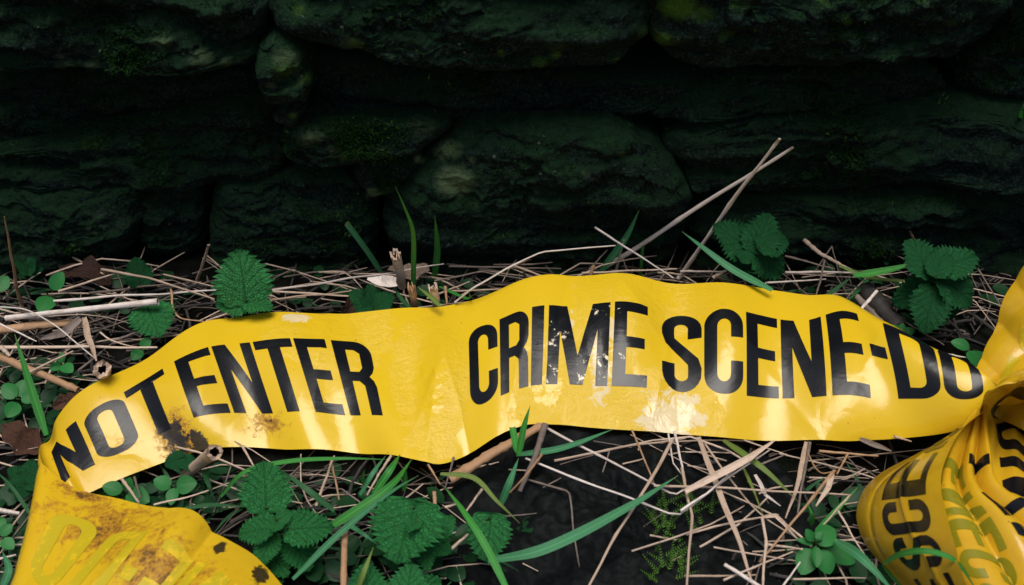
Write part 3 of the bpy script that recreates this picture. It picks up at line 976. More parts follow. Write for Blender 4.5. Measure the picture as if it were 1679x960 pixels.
for ch, a, b in (('I', 95, 112), ('T', 172, 228), ('N', 240, 300), ('E', 312, 366)):
    put_letter(mid, ch, a, b, tape, M['ink'], v0=0.14, v1=0.52, side=-1)
# inside of the loop, at the edge of the picture
loop = heap([
    (0, (1800, 930, .070), (1600, 850, .040), .002),
    (60, (1795, 860, .066), (1596, 800, .044), -.004),
    (120, (1790, 790, .058), (1594, 752, .046), -.010),
    (180, (1785, 725, .050), (1598, 706, .046), -.014),
    (230, (1780, 676, .046), (1604, 676, .052), -.014),
    (262, (1776, 650, .060), (1612, 662, .066), -.006),
    (285, (1774, 622, .092), (1618, 648, .084), .002),
    (305, (1772, 596, .100), (1638, 622, .088), .006),
    (335, (1790, 586, .070), (1668, 606, .064), .003)], 0.0008, lambda s, v: 0.0016 * np.sin(v * 26 + s * 0.03) * np.exp(-((s - 180) / 110.0) ** 2), 21, 'film')
for ch, a, b in (('T', 2, 48), ('N', 70, 134), ('O', 146, 206), ('D', 216, 276)):
    put_letter(loop, ch, a, b, tape, M['ink'], v0=0.22, v1=0.76)
# length standing up behind the loop, light through it
back = heap([
    (0, (1760, 760, .040), (1596, 668, .030), .001),
    (70, (1800, 690, .050), (1606, 618, .036), .003),
    (130, (1830, 620, .066), (1622, 560, .046), .005),
    (190, (1850, 550, .084), (1646, 500, .062), .005),
    (260, (1880, 480, .10), (1692, 428, .078), .004),
    (330, (1920, 420, .11), (1750, 370, .09), .003)], 0.0014, lambda s, v: 0.0022 * np.abs(np.sin(v * 9 + s * 0.025)) + 0.0014 * np.abs(np.sin(v * 5 - s * 0.05)), 31, 'film')
for ch, a, b in (('E', 60, 118), ('C', 128, 186), ('S', 196, 256)):
    put_letter(back, ch, a, b, tape, M['faint'], v0=0.26, v1=0.78, name='faint_letter')

# ------------------------------------------------------------------ plants
def leaf_mesh(kind, seed):
    """unit leaf: base at origin, tip at +y, face +z; returns verts, faces, vein"""
    r = random.Random(seed)
    if kind == 'nettle': nt, nw = 96, 31
    elif kind == 'round': nt, nw = 20, 13
    else: nt, nw = 44, 21
    vs, vein = [], []
    ph = r.uniform(0, 6)
    if kind == 'nettle': teeth = 10 + r.randint(0, 2)
    for i in range(nt):
        t = i / (nt - 1)
        if kind == 'nettle':
            w = 0.50 * (math.sin(math.pi * min(1, t ** 0.60)) ** 0.58) * (1.0 - 0.16 * t) + 0.0
            tt = (t * teeth) % 1.0
            tooth = 0.12 * (1 - tt) if 0.03 < t < 0.97 else 0
            back = -0.10 * math.exp(-(t / 0.10) ** 2)      # heart-shaped base
        elif kind == 'round':
            w = 0.40 * math.sin(math.pi * t ** 0.85) ** 0.62
            tooth = 0; back = 0
        else:
            w = 0.30 * math.sin(math.pi * t ** 0.9) ** 0.7 * (1 + 0.17 * math.sin(t * 17 + ph))
            tooth = 0.02 * r.random(); back = 0
        for j in range(nw):
            q = j / (nw - 1) * 2 - 1
            a = abs(q)
            x = q * (w + tooth * (a > 0.86) * (w / 0.5 + 0.2))
            y = t + back * a * 1.6 - (0.075 * ((t * teeth) % 1.0 - 0.5) * (a > 0.86) * 0.6 if kind == 'nettle' else 0)
            ve = math.exp(-(q * w / 0.016) ** 2)
            z = 0.0
            if kind == 'nettle':
                # side veins run out and forward
                c = (t - a * 0.42 * (1 - 0.25 * t)) * 5.6 + 0.6
                dv = abs((c + 0.5) % 1.0 - 0.5)
                sv = math.exp(-(dv / 0.085) ** 2) * (0.25 + 0.75 * min(1, a * 3)) * (1 if 0 < c < 5.4 else 0.3)
                ve = max(ve, sv)
                c2 = (t * 26 + q * 5 * (1 if q > 0 else -1)); 
                puck = math.sin(c * 2 * math.pi + math.pi) * 0.5
                z += -0.022 * ve + 0.008 * puck * a + 0.006 * noise.noise(Vector((q * 9, t * 14, seed)))
                z += 0.10 * a ** 1.6 * w * 1.2 - 0.20 * (t - 0.35) ** 2 + 0.05 * a ** 3 * math.sin(t * 9 + ph)
            elif kind == 'round':
                z += 0.14 * a ** 2 * w - 0.22 * (t - 0.4) ** 2
            else:
                z += 0.22 * a * w * math.sin(t * 5 + ph) + 0.10 * math.sin(t * 7 + ph * 2) + 0.035 * noise.noise(Vector((q * 4, t * 7, seed))) - 0.02 * ve + 0.22 * a ** 2 * w
                sv = math.exp(-(abs(((t - a * 0.2) * 8 + 0.5) % 1 - 0.5) / 0.1) ** 2)
                ve = max(ve, 0.7 * sv)
            vs.append((x, y, z)); vein.append(ve)
    uvs = [(j / (nw - 1), i / (nt - 1)) for i in range(nt) for j in range(nw)]
    me = bpy.data.meshes.new('leaf')
    me.from_pydata(vs, [], grid_faces(nt, nw))
    me.polygons.foreach_set('use_smooth', [True] * len(me.polygons))
    ul = me.uv_layers.new(name='UVMap')
    li = np.zeros(len(me.loops), dtype=int); me.loops.foreach_get('vertex_index', li)
    ul.data.foreach_set('uv', np.array(uvs)[li].ravel())
    at = me.attributes.new('vein', 'FLOAT', 'POINT'); at.data.foreach_set('value', vein)
    return me

LEAF = {}
def leaf_data(kind, mat, seed):
    k = (kind, mat, seed % 4)
    if k not in LEAF:
        me = leaf_mesh(kind, seed % 4 + 1)
        me.materials.append(M[mat])
        LEAF[k] = me
    return LEAF[k]

_ls = [0]
def put_leaf(name, base, tip, wratio, kind, mat, parent, roll=0.0, facing=None):
    """base and tip are world points"""
    _ls[0] += 1
    o = bpy.data.objects.new(name, leaf_data(kind, mat, _ls[0]))
    COL.objects.link(o)
    ax = tip - base; L = ax.length
    y = ax.normalized()
    f = ((CAM - base).normalized() * 0.75 + Vector((0, 0, 0.65))) if facing is None else Vector(facing)
    z = (f - y * f.dot(y)).normalized()
    z = Matrix.Rotation(roll, 3, y) @ z
    x = y.cross(z)
    R = Matrix((x, y, z)).transposed().to_4x4()
    k = {'nettle': 1.0, 'round': 0.8, 'dead': 0.72}[kind]
    o.rotation_euler = R.to_euler()
    o.scale = (L * wratio / k, L, L)
    o.location = base
    if parent is not None: put_under(o, parent)
    return o

def plant(name, root, leaves, label, cat, group, kind, mat, stem_r=0.0009, grow=1.0):
    """leaves: (bx, by, bz, tx, ty, tz, width ratio)"""
    rp = on_z(root[0], root[1], 0.0)
    t = empty(name, rp)
    tag(t, label, cat, group)
    leaves = list(leaves)
    if kind == 'nettle' and len(leaves) > 3:       # the young leaves between the big ones
        for _ in range(4):
            bx, by, bz = leaves[0][0] + rnd.uniform(-6, 6), leaves[0][1] + rnd.uniform(0, 22), leaves[0][2] * rnd.uniform(0.6, 1.0)
            an = rnd.uniform(0, 6.28); L = rnd.uniform(20, 34)
            leaves.append((bx, by, bz, bx + L * math.cos(an), by + L * math.sin(an), bz + 0.004, rnd.uniform(.6, .85)))
    for (bx, by, bz, tx, ty, tz, wr) in leaves:
        b, tp = on_z(bx, by, bz), on_z(tx, ty, tz)
        put_leaf('leaf', b, tp, wr, kind, mat, t, rnd.uniform(-0.22, 0.22))
        midp = rp.lerp(b, 0.55) + Vector((rnd.uniform(-.003, .003), rnd.uniform(-.003, .003), 0.002))
        path = spline([rp + Vector((0, 0, -0.006)), midp, b], 8)
        v, f, u = tube_geo(path, [stem_r * (1.2 - 0.5 * i / 7) for i in range(8)], 6)
        mesh_obj('stem', v, f, M['stem'], t, uvs=u, origin=rp)
    return t

NG = 'young nettles growing along the wall foot'
plant('nettle', (402, 512), [(403, 492, .036, 390, 408, .060, 1.02), (404, 494, .034, 352, 500, .034, .85), (406, 494, .034, 446, 505, .034, .85)],
      'bright nettle with one large upright leaf behind the word ENTER', 'nettle', NG, 'nettle', 'nettle')
plant('nettle', (232, 470), [(230, 465, .012, 221, 422, .026, .98)], 'small dark nettle leaf standing behind the white hollow straw', 'nettle', NG, 'nettle', 'nettle_dark')
plant('nettle', (240, 505), [(243, 506, .020, 262, 552, .014, 1.15)], 'single nettle leaf hanging just below the end of the white hollow straw', 'nettle', NG, 'nettle', 'nettle')
plant('nettle', (1240, 455), [(1232, 412, .040, 1172, 366, .052, .82), (1240, 408, .042, 1262, 349, .058, .95), (1248, 405, .044, 1294, 390, .044, .85),
      (1242, 412, .040, 1285, 452, .022, .85), (1230, 418, .036, 1196, 440, .026, .8), (1237, 420, .036, 1238, 466, .020, .85)],
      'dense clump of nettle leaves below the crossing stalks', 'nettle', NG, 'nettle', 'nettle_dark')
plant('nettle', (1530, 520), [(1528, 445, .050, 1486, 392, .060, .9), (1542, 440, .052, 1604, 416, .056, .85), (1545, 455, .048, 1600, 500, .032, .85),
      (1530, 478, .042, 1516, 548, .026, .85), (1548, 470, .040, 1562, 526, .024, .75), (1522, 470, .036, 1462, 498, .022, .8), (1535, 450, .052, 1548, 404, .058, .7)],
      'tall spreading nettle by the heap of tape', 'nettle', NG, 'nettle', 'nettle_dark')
plant('nettle', (452, 868), [(437, 832, .030, 433, 754, .040, 1.0), (444, 864, .030, 388, 876, .026, .85), (474, 868, .032, 548, 864, .030, .80),
      (446, 878, .026, 424, 930, .020, .8), (482, 888, .020, 508, 936, .014, .95), (458, 852, .036, 478, 838, .036, 1.0), (454, 856, .036, 448, 872, .038, 1.0), (440, 900, .014, 470, 945, .012, .8)],
      'nettle with four toothed leaves in front of the folded tape end', 'nettle', NG, 'nettle', 'nettle')
plant('nettle', (700, 905), [(678, 832, .036, 648, 922, .030, 1.22), (804, 850, .026, 796, 922, .016, 1.0), (716, 880, .024, 745, 846, .028, .8), (706, 890, .024, 742, 906, .020, .8), (700, 890, .022, 700, 936, .020, .7)],
      'nettle with the biggest leaf of all below the fold between the words', 'nettle', NG, 'nettle', 'nettle')
plant('nettle', (640, 985), [(604, 985, .026, 598, 922, .032, .95), (664, 990, .026, 676, 922, .032, .98), (650, 985, .022, 724, 950, .026, .7)],
      'nettle tips cut by the lower picture edge below the biggest leaf', 'nettle', NG, 'nettle', 'nettle')
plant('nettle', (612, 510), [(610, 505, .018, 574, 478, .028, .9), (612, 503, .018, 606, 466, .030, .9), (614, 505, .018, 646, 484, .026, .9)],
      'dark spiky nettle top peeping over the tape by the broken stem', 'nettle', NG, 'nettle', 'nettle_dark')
plant('nettle', (298, 755), [(300, 752, .014, 268, 762, .012, .9), (300, 752, .014, 318, 772, .012, .9)], 'dark nettle leaves under the frayed hollow stem', 'nettle', NG, 'nettle', 'nettle_dark')
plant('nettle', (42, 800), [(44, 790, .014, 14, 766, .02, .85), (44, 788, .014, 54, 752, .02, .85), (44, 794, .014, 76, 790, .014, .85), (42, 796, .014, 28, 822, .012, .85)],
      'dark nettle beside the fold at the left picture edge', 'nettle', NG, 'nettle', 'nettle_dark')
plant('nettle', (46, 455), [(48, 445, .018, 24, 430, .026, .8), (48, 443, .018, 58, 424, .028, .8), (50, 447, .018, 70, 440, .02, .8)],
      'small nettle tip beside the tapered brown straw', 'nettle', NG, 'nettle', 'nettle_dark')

RG = 'small round-leaved seedlings'
plant('seedling', (84, 490), [(86, 476, .012, 102, 446, .020, .72), (82, 486, .012, 66, 512, .012, .8)], 'seedling with a pair of oval leaves left of the white hollow straw', 'seedling', RG, 'round', 'round', .0006)
plant('seedling', (2, 480), [(-4, 478, .012, 12, 452, .016, .8)], 'single round leaf cut by the left picture edge near the wall', 'seedling', RG, 'round', 'round', .0006)
plant('seedling', (1340, 905), [(1338, 890, .022, 1370, 866, .022, .75), (1334, 888, .022, 1322, 868, .026, .7), (1334, 892, .020, 1306, 884, .020, .45), (1330, 900, .018, 1314, 942, .014, .78),
      (1345, 902, .018, 1362, 942, .012, .8), (1352, 896, .016, 1404, 922, .012, .62), (1338, 896, .022, 1340, 930, .020, .5), (1340, 886, .026, 1348, 872, .028, .8)],
      'chickweed rosette of smooth round leaves in the straw below the tape', 'seedling', RG, 'round', 'round', .0008)
plant('seedling', (1590, 590), [(1590, 570, .018, 1560, 560, .020, .72), (1598, 574, .022, 1612, 606, .024, .74)], 'seedling with two big round leaves before the heap of tape', 'seedling', RG, 'round', 'round', .0007)
plant('seedling', (1476, 556), [(1478, 550, .014, 1458, 534, .018, .75), (1478, 550, .014, 1500, 540, .018, .75), (1477, 552, .014, 1480, 530, .02, .7)], 'tiny trefoil seedling behind the letter D', 'seedling', RG, 'round', 'round', .0006)
plant('seedling', (30, 660), [(26, 652, .012, 4, 630, .016, .8), (30, 650, .012, 40, 622, .016, .8), (34, 655, .012, 64, 650, .012, .75), (28, 660, .010, 12, 684, .010, .8)], 'seedling of four round leaves left of the printed N', 'seedling', RG, 'round', 'round', .0006)
plant('seedling', (205, 812), [(200, 806, .006, 168, 796, .010, .8), (208, 808, .006, 244, 822, .006, .75), (205, 804, .006, 214, 784, .012, .8)], 'seedling in the gap between printed tape and folded end', 'seedling', RG, 'round', 'round', .0006)
plant('seedling', (285, 800), [(280, 798, .008, 252, 786, .012, .9), (288, 798, .008, 322, 792, .010, .9), (285, 800, .008, 280, 828, .006, .7)], 'seedling with broad leaves below the frayed hollow stem', 'seedling', RG, 'round', 'round', .0006)
plant('seedling', (100, 600), [(100, 598, .012, 82, 606, .014, .8), (102, 598, .012, 118, 610, .012, .8), (100, 596, .012, 102, 578, .016, .7)], 'low seedling among the straws above the printed N', 'seedling', RG, 'round', 'round', .0006)
plant('seedling', (232, 575), [(232, 572, .008, 246, 554, .012, .8), (232, 574, .008, 216, 590, .008, .8)], 'seedling squeezed between the straws and the letter E of ENTER', 'seedling', RG, 'round', 'round', .0006)
plant('seedling', (6, 880), [(0, 878, .012, 20, 860, .014, .8), (4, 884, .012, 22, 900, .010, .8), (2, 870, .012, -8, 846, .014, .8)], 'round leaves at the left picture edge below the dark nettle', 'seedling', RG, 'round', 'round', .0006)

def dead_leaf(base, tip, wr, mat, label, roll=0.0):
    o = put_leaf('dead_leaf', on_z(*base), on_z(*tip), wr, 'dead', mat, None, roll)
    tag(o, label, 'dead leaf', 'dead leaves')
dead_leaf((182, 462, .008), (96, 434, .016), .55, 'dead_dark', 'brown curled dead leaf lying by the wall left of the small nettle', .2)
dead_leaf((70, 742, .000), (2, 696, .012), .66, 'dead', 'large reddish brown dead leaf beside the printed N')
dead_leaf((86, 668, .012), (136, 648, .016), .62, 'dead', 'small rusty curled dead leaf touching the upper edge of the tape', .5)
dead_leaf((702, 446, .008), (634, 446, .018), .5, 'pale', 'pale dry dead leaf behind the broken stem', .3)
dead_leaf((560, 520, .006), (600, 478, .016), .5, 'dead_dark', 'dark dead leaf half under the tape beside the broken stem', .3)

# ------------------------------------------------------------------ grass blades
GG = 'green grass blades in the litter'
def grass(pts, wpx, mat, label, up=False, z=0.016, blunt=False, fold=0.3, tw=0.0):
    P = pts3(pts, z, up)
    path = spline(P, 30)
    w = 0.88 * wpx * px_m(path[15])
    W = []
    for i in range(30):
        t = i / 29
        k = min(1.0, 0.55 + t * 2.2) * (1.0 if blunt else (1 - max(0, (t - 0.35) / 0.65) ** 1.7))
        W.append(max(w * k, 0.00025))
    v, f, u = blade_geo(path, W, fold, None, tw)
    o = mesh_obj('grass_blade', v, f, M[mat], uvs=u, origin=path[0])
    tag(o, label, 'grass blade', GG)
grass([(627, 450), (602, 412), (568, 366)], 11, 'grass_teal', 'blunt blue-green grass blade leaning left over the broken stem', True, blunt=True)
grass([(678, 505), (678, 440), (677, 380), (664, 342), (648, 306)], 10, 'grass', 'tallest grass blade, curving up in front of the wall', True)
grass([(711, 462), (717, 410), (713, 354)], 13, 'grass', 'short upright grass blade right of the tallest one', True)
grass([(980, 452), (1026, 390), (1048, 345)], 14, 'grass_teal', 'grass blade leaning right above the word CRIME', True)
grass([(1050, 455), (1054, 404)], 6, 'grass', 'short straight grass stub beside the leaning blade above CRIME', True, blunt=True)
grass([(722, 503), (706, 487), (684, 470)], 9, 'grass_yellow', 'yellow-green short blade bent over the tape by the broken stem', z=.03)
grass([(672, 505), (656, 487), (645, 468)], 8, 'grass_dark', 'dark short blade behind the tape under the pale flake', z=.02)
grass([(1266, 476, .036), (1200, 441, .036), (1150, 404, .040), (1118, 380, .040)], 14, 'grass_teal', 'broad grass blade lying on the tape edge below the nettle clump', fold=.2)
grass([(1400, 452, .026), (1455, 443, .030), (1506, 430, .036)], 14, 'grass', 'broad grass blade pointing right into the tall nettle', fold=.2)
grass([(1376, 436, .024), (1430, 456, .022), (1516, 462, .02)], 8, 'grass_yellow', 'yellowish thin grass blade lying below the tall nettle')
grass([(1424, 458, .014), (1388, 496, .018)], 8, 'grass_dark', 'dark grass blade behind the letters NE of SCENE')
grass([(1345, 493, .012), (1400, 452, .018)], 8, 'grass_dark', 'dark grass blade slanting behind the tape right of the clump')
grass([(76, 714, .014), (52, 640, .030), (24, 548, .050)], 15, 'grass', 'bright grass blade standing over the straws at the left')
grass([(800, 920, .020), (893, 900, .034), (1027, 833, .034), (1112, 780, .024)], 20, 'grass_teal', 'long arching grass blade over the dark rock', fold=.15)
grass([(840, 985, .030), (795, 893, .038), (758, 836, .036), (728, 798, .026)], 14, 'grass', 'grass blade crossing in front of the smaller right nettle leaf', fold=.2)
grass([(846, 746, .016), (920, 735, .022), (1006, 704, .020)], 12, 'grass_teal', 'blue-green blade running right below the word CRIME')
grass([(850, 748, .024), (858, 705, .036), (869, 666, .046)], 13, 'grass', 'pointed blade standing over the lower tape edge below CR')
grass([(848, 742, .020), (840, 700, .020)], 12, 'grass', 'short broad blade beside the pointed one below CR', blunt=True)
grass([(820, 830, .018), (836, 790, .030), (850, 752, .032)], 14, 'grass_teal', 'broad pale blade below the pointed one, tip upwards', fold=.15)
grass([(722, 777, .024), (777, 784, .030), (815, 822, .028), (852, 858, .018)], 10, 'grass_yellow', 'yellow-green blade arching down right of the fold', fold=.15)
grass([(520, 878, .016), (600, 826, .026), (645, 792, .026), (676, 752, .016)], 17, 'grass', 'wide grass blade slanting up to the fold between the words', fold=.15)
grass([(480, 950, .022), (560, 872, .030), (640, 808, .030), (686, 780, .022)], 12, 'grass_teal', 'long pale blade slanting up beside the wide one', fold=.15)
grass([(612, 810, .014), (640, 770, .022), (656, 745, .016)], 14, 'grass', 'grass blade tucked under the tape left of the fold')
grass([(590, 812, .012), (612, 775, .02), (632, 748, .016)], 9, 'grass_teal', 'thin blade tucked under the tape below the letter R')
grass([(362, 815, .016), (400, 775, .028), (470, 757, .030), (560, 752, .026), (640, 754, .012)], 9, 'grass', 'arching grass blade along the lower tape edge above the left nettle', fold=.15)
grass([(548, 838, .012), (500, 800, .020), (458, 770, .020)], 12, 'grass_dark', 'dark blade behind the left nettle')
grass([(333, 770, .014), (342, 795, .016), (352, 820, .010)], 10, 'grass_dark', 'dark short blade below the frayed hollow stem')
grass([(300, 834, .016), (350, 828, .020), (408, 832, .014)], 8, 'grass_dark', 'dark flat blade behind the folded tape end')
grass([(1186, 722, .014), (1220, 745, .022), (1258, 774, .022), (1312, 826, .012)], 12, 'grass_yellow', 'yellow-green blade running down right through the straw below SCENE', fold=.15)
grass([(1218, 765, .016), (1236, 805, .022), (1252, 848, .016)], 6, 'grass_yellow', 'thin yellow-green blade bent down below the printed C', fold=.15)
grass([(1338, 870, .014), (1370, 838, .022), (1406, 800, .024)], 9, 'grass', 'blade rising right above the chickweed rosette')
grass([(1370, 886, .022), (1412, 914, .034), (1470, 975, .030)], 20, 'grass_teal', 'broad blade running to the lower edge right of the chickweed', fold=.15)
grass([(1448, 924, .048), (1480, 908, .066), (1522, 904, .076), (1564, 918, .076), (1604, 972, .06)], 13, 'grass', 'grass blade arching over the printed SCE', fold=.15)
grass([(1446, 918, .018), (1465, 945, .022), (1488, 975, .02)], 14, 'grass', 'blade beside the tape below the printed S', fold=.2)
grass([(1330, 862, .016), (1332, 845, .026), (1324, 826, .030)], 9, 'grass', 'small blade tip standing over the chickweed rosette')
grass([(62, 862, .012), (20, 800, .022), (-10, 770, .02)], 7, 'grass_dark', 'dark thin blade across the dark nettle at the left edge')
grass([(1, 968, .022), (14, 935, .026), (4, 905, .026)], 14, 'grass_teal', 'pale blade in the lower left corner beside the folded tape')
grass([(583, 975, .026), (598, 935, .036), (612, 898, .036)], 10, 'grass_yellow', 'yellow-green blade at the lower edge left of the biggest leaf')
grass([(568, 858, .018), (596, 876, .020), (620, 894, .016)], 9, 'grass_teal', 'short blue-green blade left of the biggest leaf')
grass([(600, 800, .012), (595, 786, .02), (598, 770, .03)], 9, 'grass', 'small upright blade tip between the left nettle and the fold')
grass([(830, 938, .012), (815, 918, .018), (850, 936, .014)], 7, 'grass_dark', 'dark blade tip under the long arching blade')
grass([(662, 806, .014), (664, 785, .022), (666, 768, .03)], 10, 'grass', 'upright blade below the lowest point of the tape')
grass([(720, 470, .01), (768, 490, .02), (768, 476, .04)], 6, 'grass', 'tiny blade tip at the upper tape edge right of the stems')
grass([(1672, 200, .10), (1677, 178, .12), (1690, 150, .13)], 8, 'grass', 'grass tip on the wall at the right picture edge', z=.1)

# ------------------------------------------------------------------ straws and stalks
SG = 'dry straws lying around the tape'
def straw(pts, wpx, mat, label, up=False, z=0.012, flat=False, curve=False, taper=0.55, cat='straw', name='straw'):
    wpx *= 0.84 if name == 'straw' else 1.0
    P = pts3(pts, z, up)
    n = 26 if len(P) > 2 or flat else 18
    path = spline(P, n) if curve else kinked(P, n)
    L = (path[-1] - path[0]).length
    wob = Vector((rnd.uniform(0, 90), rnd.uniform(0, 90), 0))
    for i in range(n):
        t = i / (n - 1)
        d = Vector((noise.noise(wob + Vector((t * 3, 0, 0))), noise.noise(wob + Vector((t * 3, 7, 0))), noise.noise(wob + Vector((t * 3, 0, 7))))) * L * 0.016 * math.sin(math.pi * t)
        path[i] = path[i] + d
    w = wpx * px_m(path[n // 2])
    if flat:
        W = [w * (0.5 + 0.9 * math.sin(math.pi * min(1, (i / (n - 1)) * 0.8 + 0.15))) * (1 - 0.5 * (i / (n - 1)) ** 3) for i in range(n)]
        v, f, u = blade_geo(path, W, 0.5, None, rnd.uniform(-0.5, 0.5))
    else:
        k = rnd.randint(4, 12)
        R = [w / 2 * (1 - (1 - taper) * i / (n - 1)) * (1.22 if i % k == k - 1 else 1.0) * rnd.uniform(0.93, 1.07) for i in range(n)]
        v, f, u = tube_geo(path, R, 8, True, rnd.uniform(0.6, 0.95))
    o = mesh_obj(name, v, f, M[mat], uvs=u, origin=path[0])
    tag(o, label, cat, SG)
    return o
# by the wall, left of the broken stem
straw([(36, 503), (24, 450), (7, 356)], 8, 'straw_brown', 'tapered brown straw standing upright by the left picture edge', True, taper=.3)
straw([(96, 478, .014), (194, 447, .022)], 6, 'straw', 'straw rising right across the seedling with oval leaves')
straw([(166, 442, .024), (240, 455, .022), (352, 491, .016)], 6, 'straw', 'long straw slanting down right behind the small dark nettle')
straw([(88, 494, .012), (287, 480, .013), (356, 476, .012)], 7, 'straw_white', 'straw running level just above the white hollow straw')
straw([(146, 481, .010), (276, 466, .010)], 6, 'straw_grey', 'thin straw level above two others behind the hollow straw')
straw([(268, 450, .010), (366, 474, .010)], 4, 'straw', 'thin straw behind the big upright nettle leaf')
straw([(5, 570, .014), (258, 570, .018)], 9, 'straw', 'long straight straw lying level left of the letter E of ENTER')
straw([(-10, 503, .018), (40, 508, .022), (90, 534, .026), (158, 590, .022)], 4, 'straw_white', 'thin bowed straw bending down to the ragged stem', curve=True)
straw([(-10, 582, .012), (60, 612, .014), (128, 640, .010)], 14, 'straw_brown', 'thick brown stalk sinking into the round leaves at the left', taper=.8, name='stalk')
straw([(-10, 542, .010), (133, 528, .012)], 20, 'straw_brown', 'thick weathered brown reed at the left picture edge', taper=.8, name='stalk')
straw([(138, 520, .020), (146, 555, .024), (158, 592, .028)], 9, 'straw', 'papery strip of sheath running down to the ragged stem', flat=True)
straw([(132, 522, .022), (104, 546, .020), (66, 556, .014)], 13, 'straw_grey', 'grey papery strip lying over the weathered reed', flat=True)
straw([(280, 474, .016), (291, 518, .016), (336, 528, .014)], 5, 'straw_brown', 'bent brown straw beside the hanging nettle leaf', curve=True)
straw([(322, 464), (342, 402)], 8, 'straw', 'short thick straw standing up left of the big nettle leaf', True, taper=.7)
straw([(446, 476, .012), (560, 460, .014), (728, 433, .018)], 5, 'straw_white', 'long pale straw rising right towards the broken stem')
straw([(446, 478, .012), (620, 488, .012)], 6, 'straw', 'level straw just above the tape between nettle and broken stem')
straw([(446, 492, .012), (580, 477, .012)], 5, 'straw', 'straw rising slightly right just above the words NOT ENTER')
straw([(436, 464, .010), (480, 441, .022), (522, 468, .010)], 4, 'straw_grey', 'thin straw bent like a roof right of the big nettle leaf')
straw([(184, 560, .012), (232, 542, .014)], 6, 'straw_grey', 'short grey straw above the level one by ENTER')
straw([(128, 608, .018), (188, 560, .012)], 5, 'straw_grey', 'grey straw crossing the thick stalk at the left')
straw([(40, 615, .018), (120, 576, .016)], 6, 'straw', 'straw crossing over the thick brown stalk')
straw([(-8, 528, .02), (60, 560, .018)], 5, 'straw_white', 'pale straw slanting over the reed at the left picture edge')
straw([(0, 568, .02), (16, 584, .016)], 10, 'straw', 'short thick straw end at the left edge by the level straw')
straw([(164, 545, .018), (185, 560, .016), (240, 572, .012)], 4, 'straw', 'thin bowed straw under the papery strip', curve=True)
straw([(-6, 836, .018), (32, 842, .016)], 11, 'straw_white', 'pale blunt straw left of the fold of the tape')
straw([(-6, 918, .018), (26, 910, .014)], 6, 'straw_white', 'pale straw in the lower left corner')
straw([(120, 422, .014), (170, 450, .012)], 6, 'straw', 'short straw across the brown leaf by the wall')
straw([(350, 474, .010), (448, 486, .010)], 5, 'straw', 'straw behind the lower lobes of the big nettle leaf')
straw([(220, 455, .010), (262, 470, .008), (330, 462, .008)], 4, 'straw_grey', 'faint straw behind the long slanting one')
# along the middle of the wall foot
straw([(746, 496, .024), (774, 472, .034), (890, 415, .050), (1009, 403, .050)], 5, 'straw_white', 'white straw bent over the middle of the tape top')
straw([(975, 373, .044), (1104, 456, .020)], 5, 'straw_white', 'thin pale straw slanting down right above the letter E of CRIME')
straw([(985, 444), (1120, 357), (1300, 242)], 10, 'straw_white', 'long stalk leaning far right, the lower of the crossing pair', True, taper=.5, name='stalk')
straw([(1113, 456), (1200, 335), (1278, 228)], 11, 'straw_white', 'long stalk leaning right, the steeper of the crossing pair', True, taper=.6, name='stalk')
straw([(1008, 452), (1023, 394)], 6, 'straw_white', 'pale upright straw behind the leaning grass blade', True)
straw([(1031, 454), (1022, 426)], 4, 'straw_white', 'tiny pale straw beside the pale upright one', True)
straw([(843, 436, .012), (902, 458, .012)], 6, 'straw', 'short straw under the bent white one')
straw([(736, 437, .012), (920, 441, .012)], 5, 'straw_grey', 'level straw at the wall foot right of the short grass blade')
straw([(712, 461, .012), (790, 445, .014), (880, 462, .010)], 5, 'straw_grey', 'low grey straw bent under the white one')
straw([(968, 452, .018), (974, 436, .024)], 8, 'straw_brown', 'ochre stub beside the foot of the leaning grass blade', taper=.9)
straw([(966, 442, .012), (996, 410, .020)], 4, 'straw_grey', 'thin grey straw behind the ochre stub')
straw([(954, 448, .012), (1110, 441, .012)], 6, 'straw', 'level straw just behind the top of the tape by CRIME')
straw([(1115, 445, .010), (1190, 446, .010)], 5, 'straw_white', 'level pale straw by the foot of the steep stalk')
straw([(730, 470, .014), (733, 500, .012)], 6, 'straw_brown', 'short upright brown straw right of the torn sheaths')
straw([(730, 478, .010), (840, 474, .010)], 5, 'straw', 'short level straw above the rising tape edge')
straw([(700, 490, .010), (770, 462, .012)], 4, 'straw', 'thin straw rising right of the torn sheaths')
# at the wall foot on the other side
straw([(1287, 447, .018), (1404, 447, .018)], 6, 'straw_white', 'straight level straw right of the nettle clump')
straw([(1287, 420, .020), (1368, 441, .018)], 6, 'straw_grey', 'grey straw slanting down right of the nettle clump')
straw([(1318, 393, .024), (1346, 417, .020), (1378, 434, .016)], 10, 'straw', 'thick short straw slanting down at the wall foot', taper=.7)
straw([(1378, 434, .016), (1412, 450, .012)], 5, 'straw', 'thin straw continuing the thick slanting one')
straw([(1256, 464, .028), (1300, 462, .020), (1354, 458, .014)], 5, 'straw_white', 'level straw just above the tape below the nettle clump')
straw([(1352, 428, .020), (1337, 490, .016)], 5, 'straw_grey', 'dull straw hanging down behind the tape right of the clump')
straw([(1364, 404, .020), (1332, 452, .014)], 3, 'straw_grey', 'thread-like straw crossing the thick slanting one')
straw([(1364, 404, .020), (1376, 450, .014)], 3, 'straw_grey', 'thread-like straw bent down from the crossing point')
straw([(1518, 430), (1492, 380)], 7, 'straw_brown', 'orange-brown straw standing over the tall nettle', True, taper=.7)
straw([(1484, 436, .046), (1510, 440, .046), (1530, 448, .044)], 10, 'straw_white', 'white papery sheath on the tall nettle', flat=True)
straw([(1492, 450, .042), (1512, 438, .048)], 5, 'straw_white', 'short white splinter under the papery sheath')
straw([(1438, 477, .030), (1402, 519, .024)], 7, 'straw_white', 'short white straw sticking up behind the letter E before the dash', taper=.9)
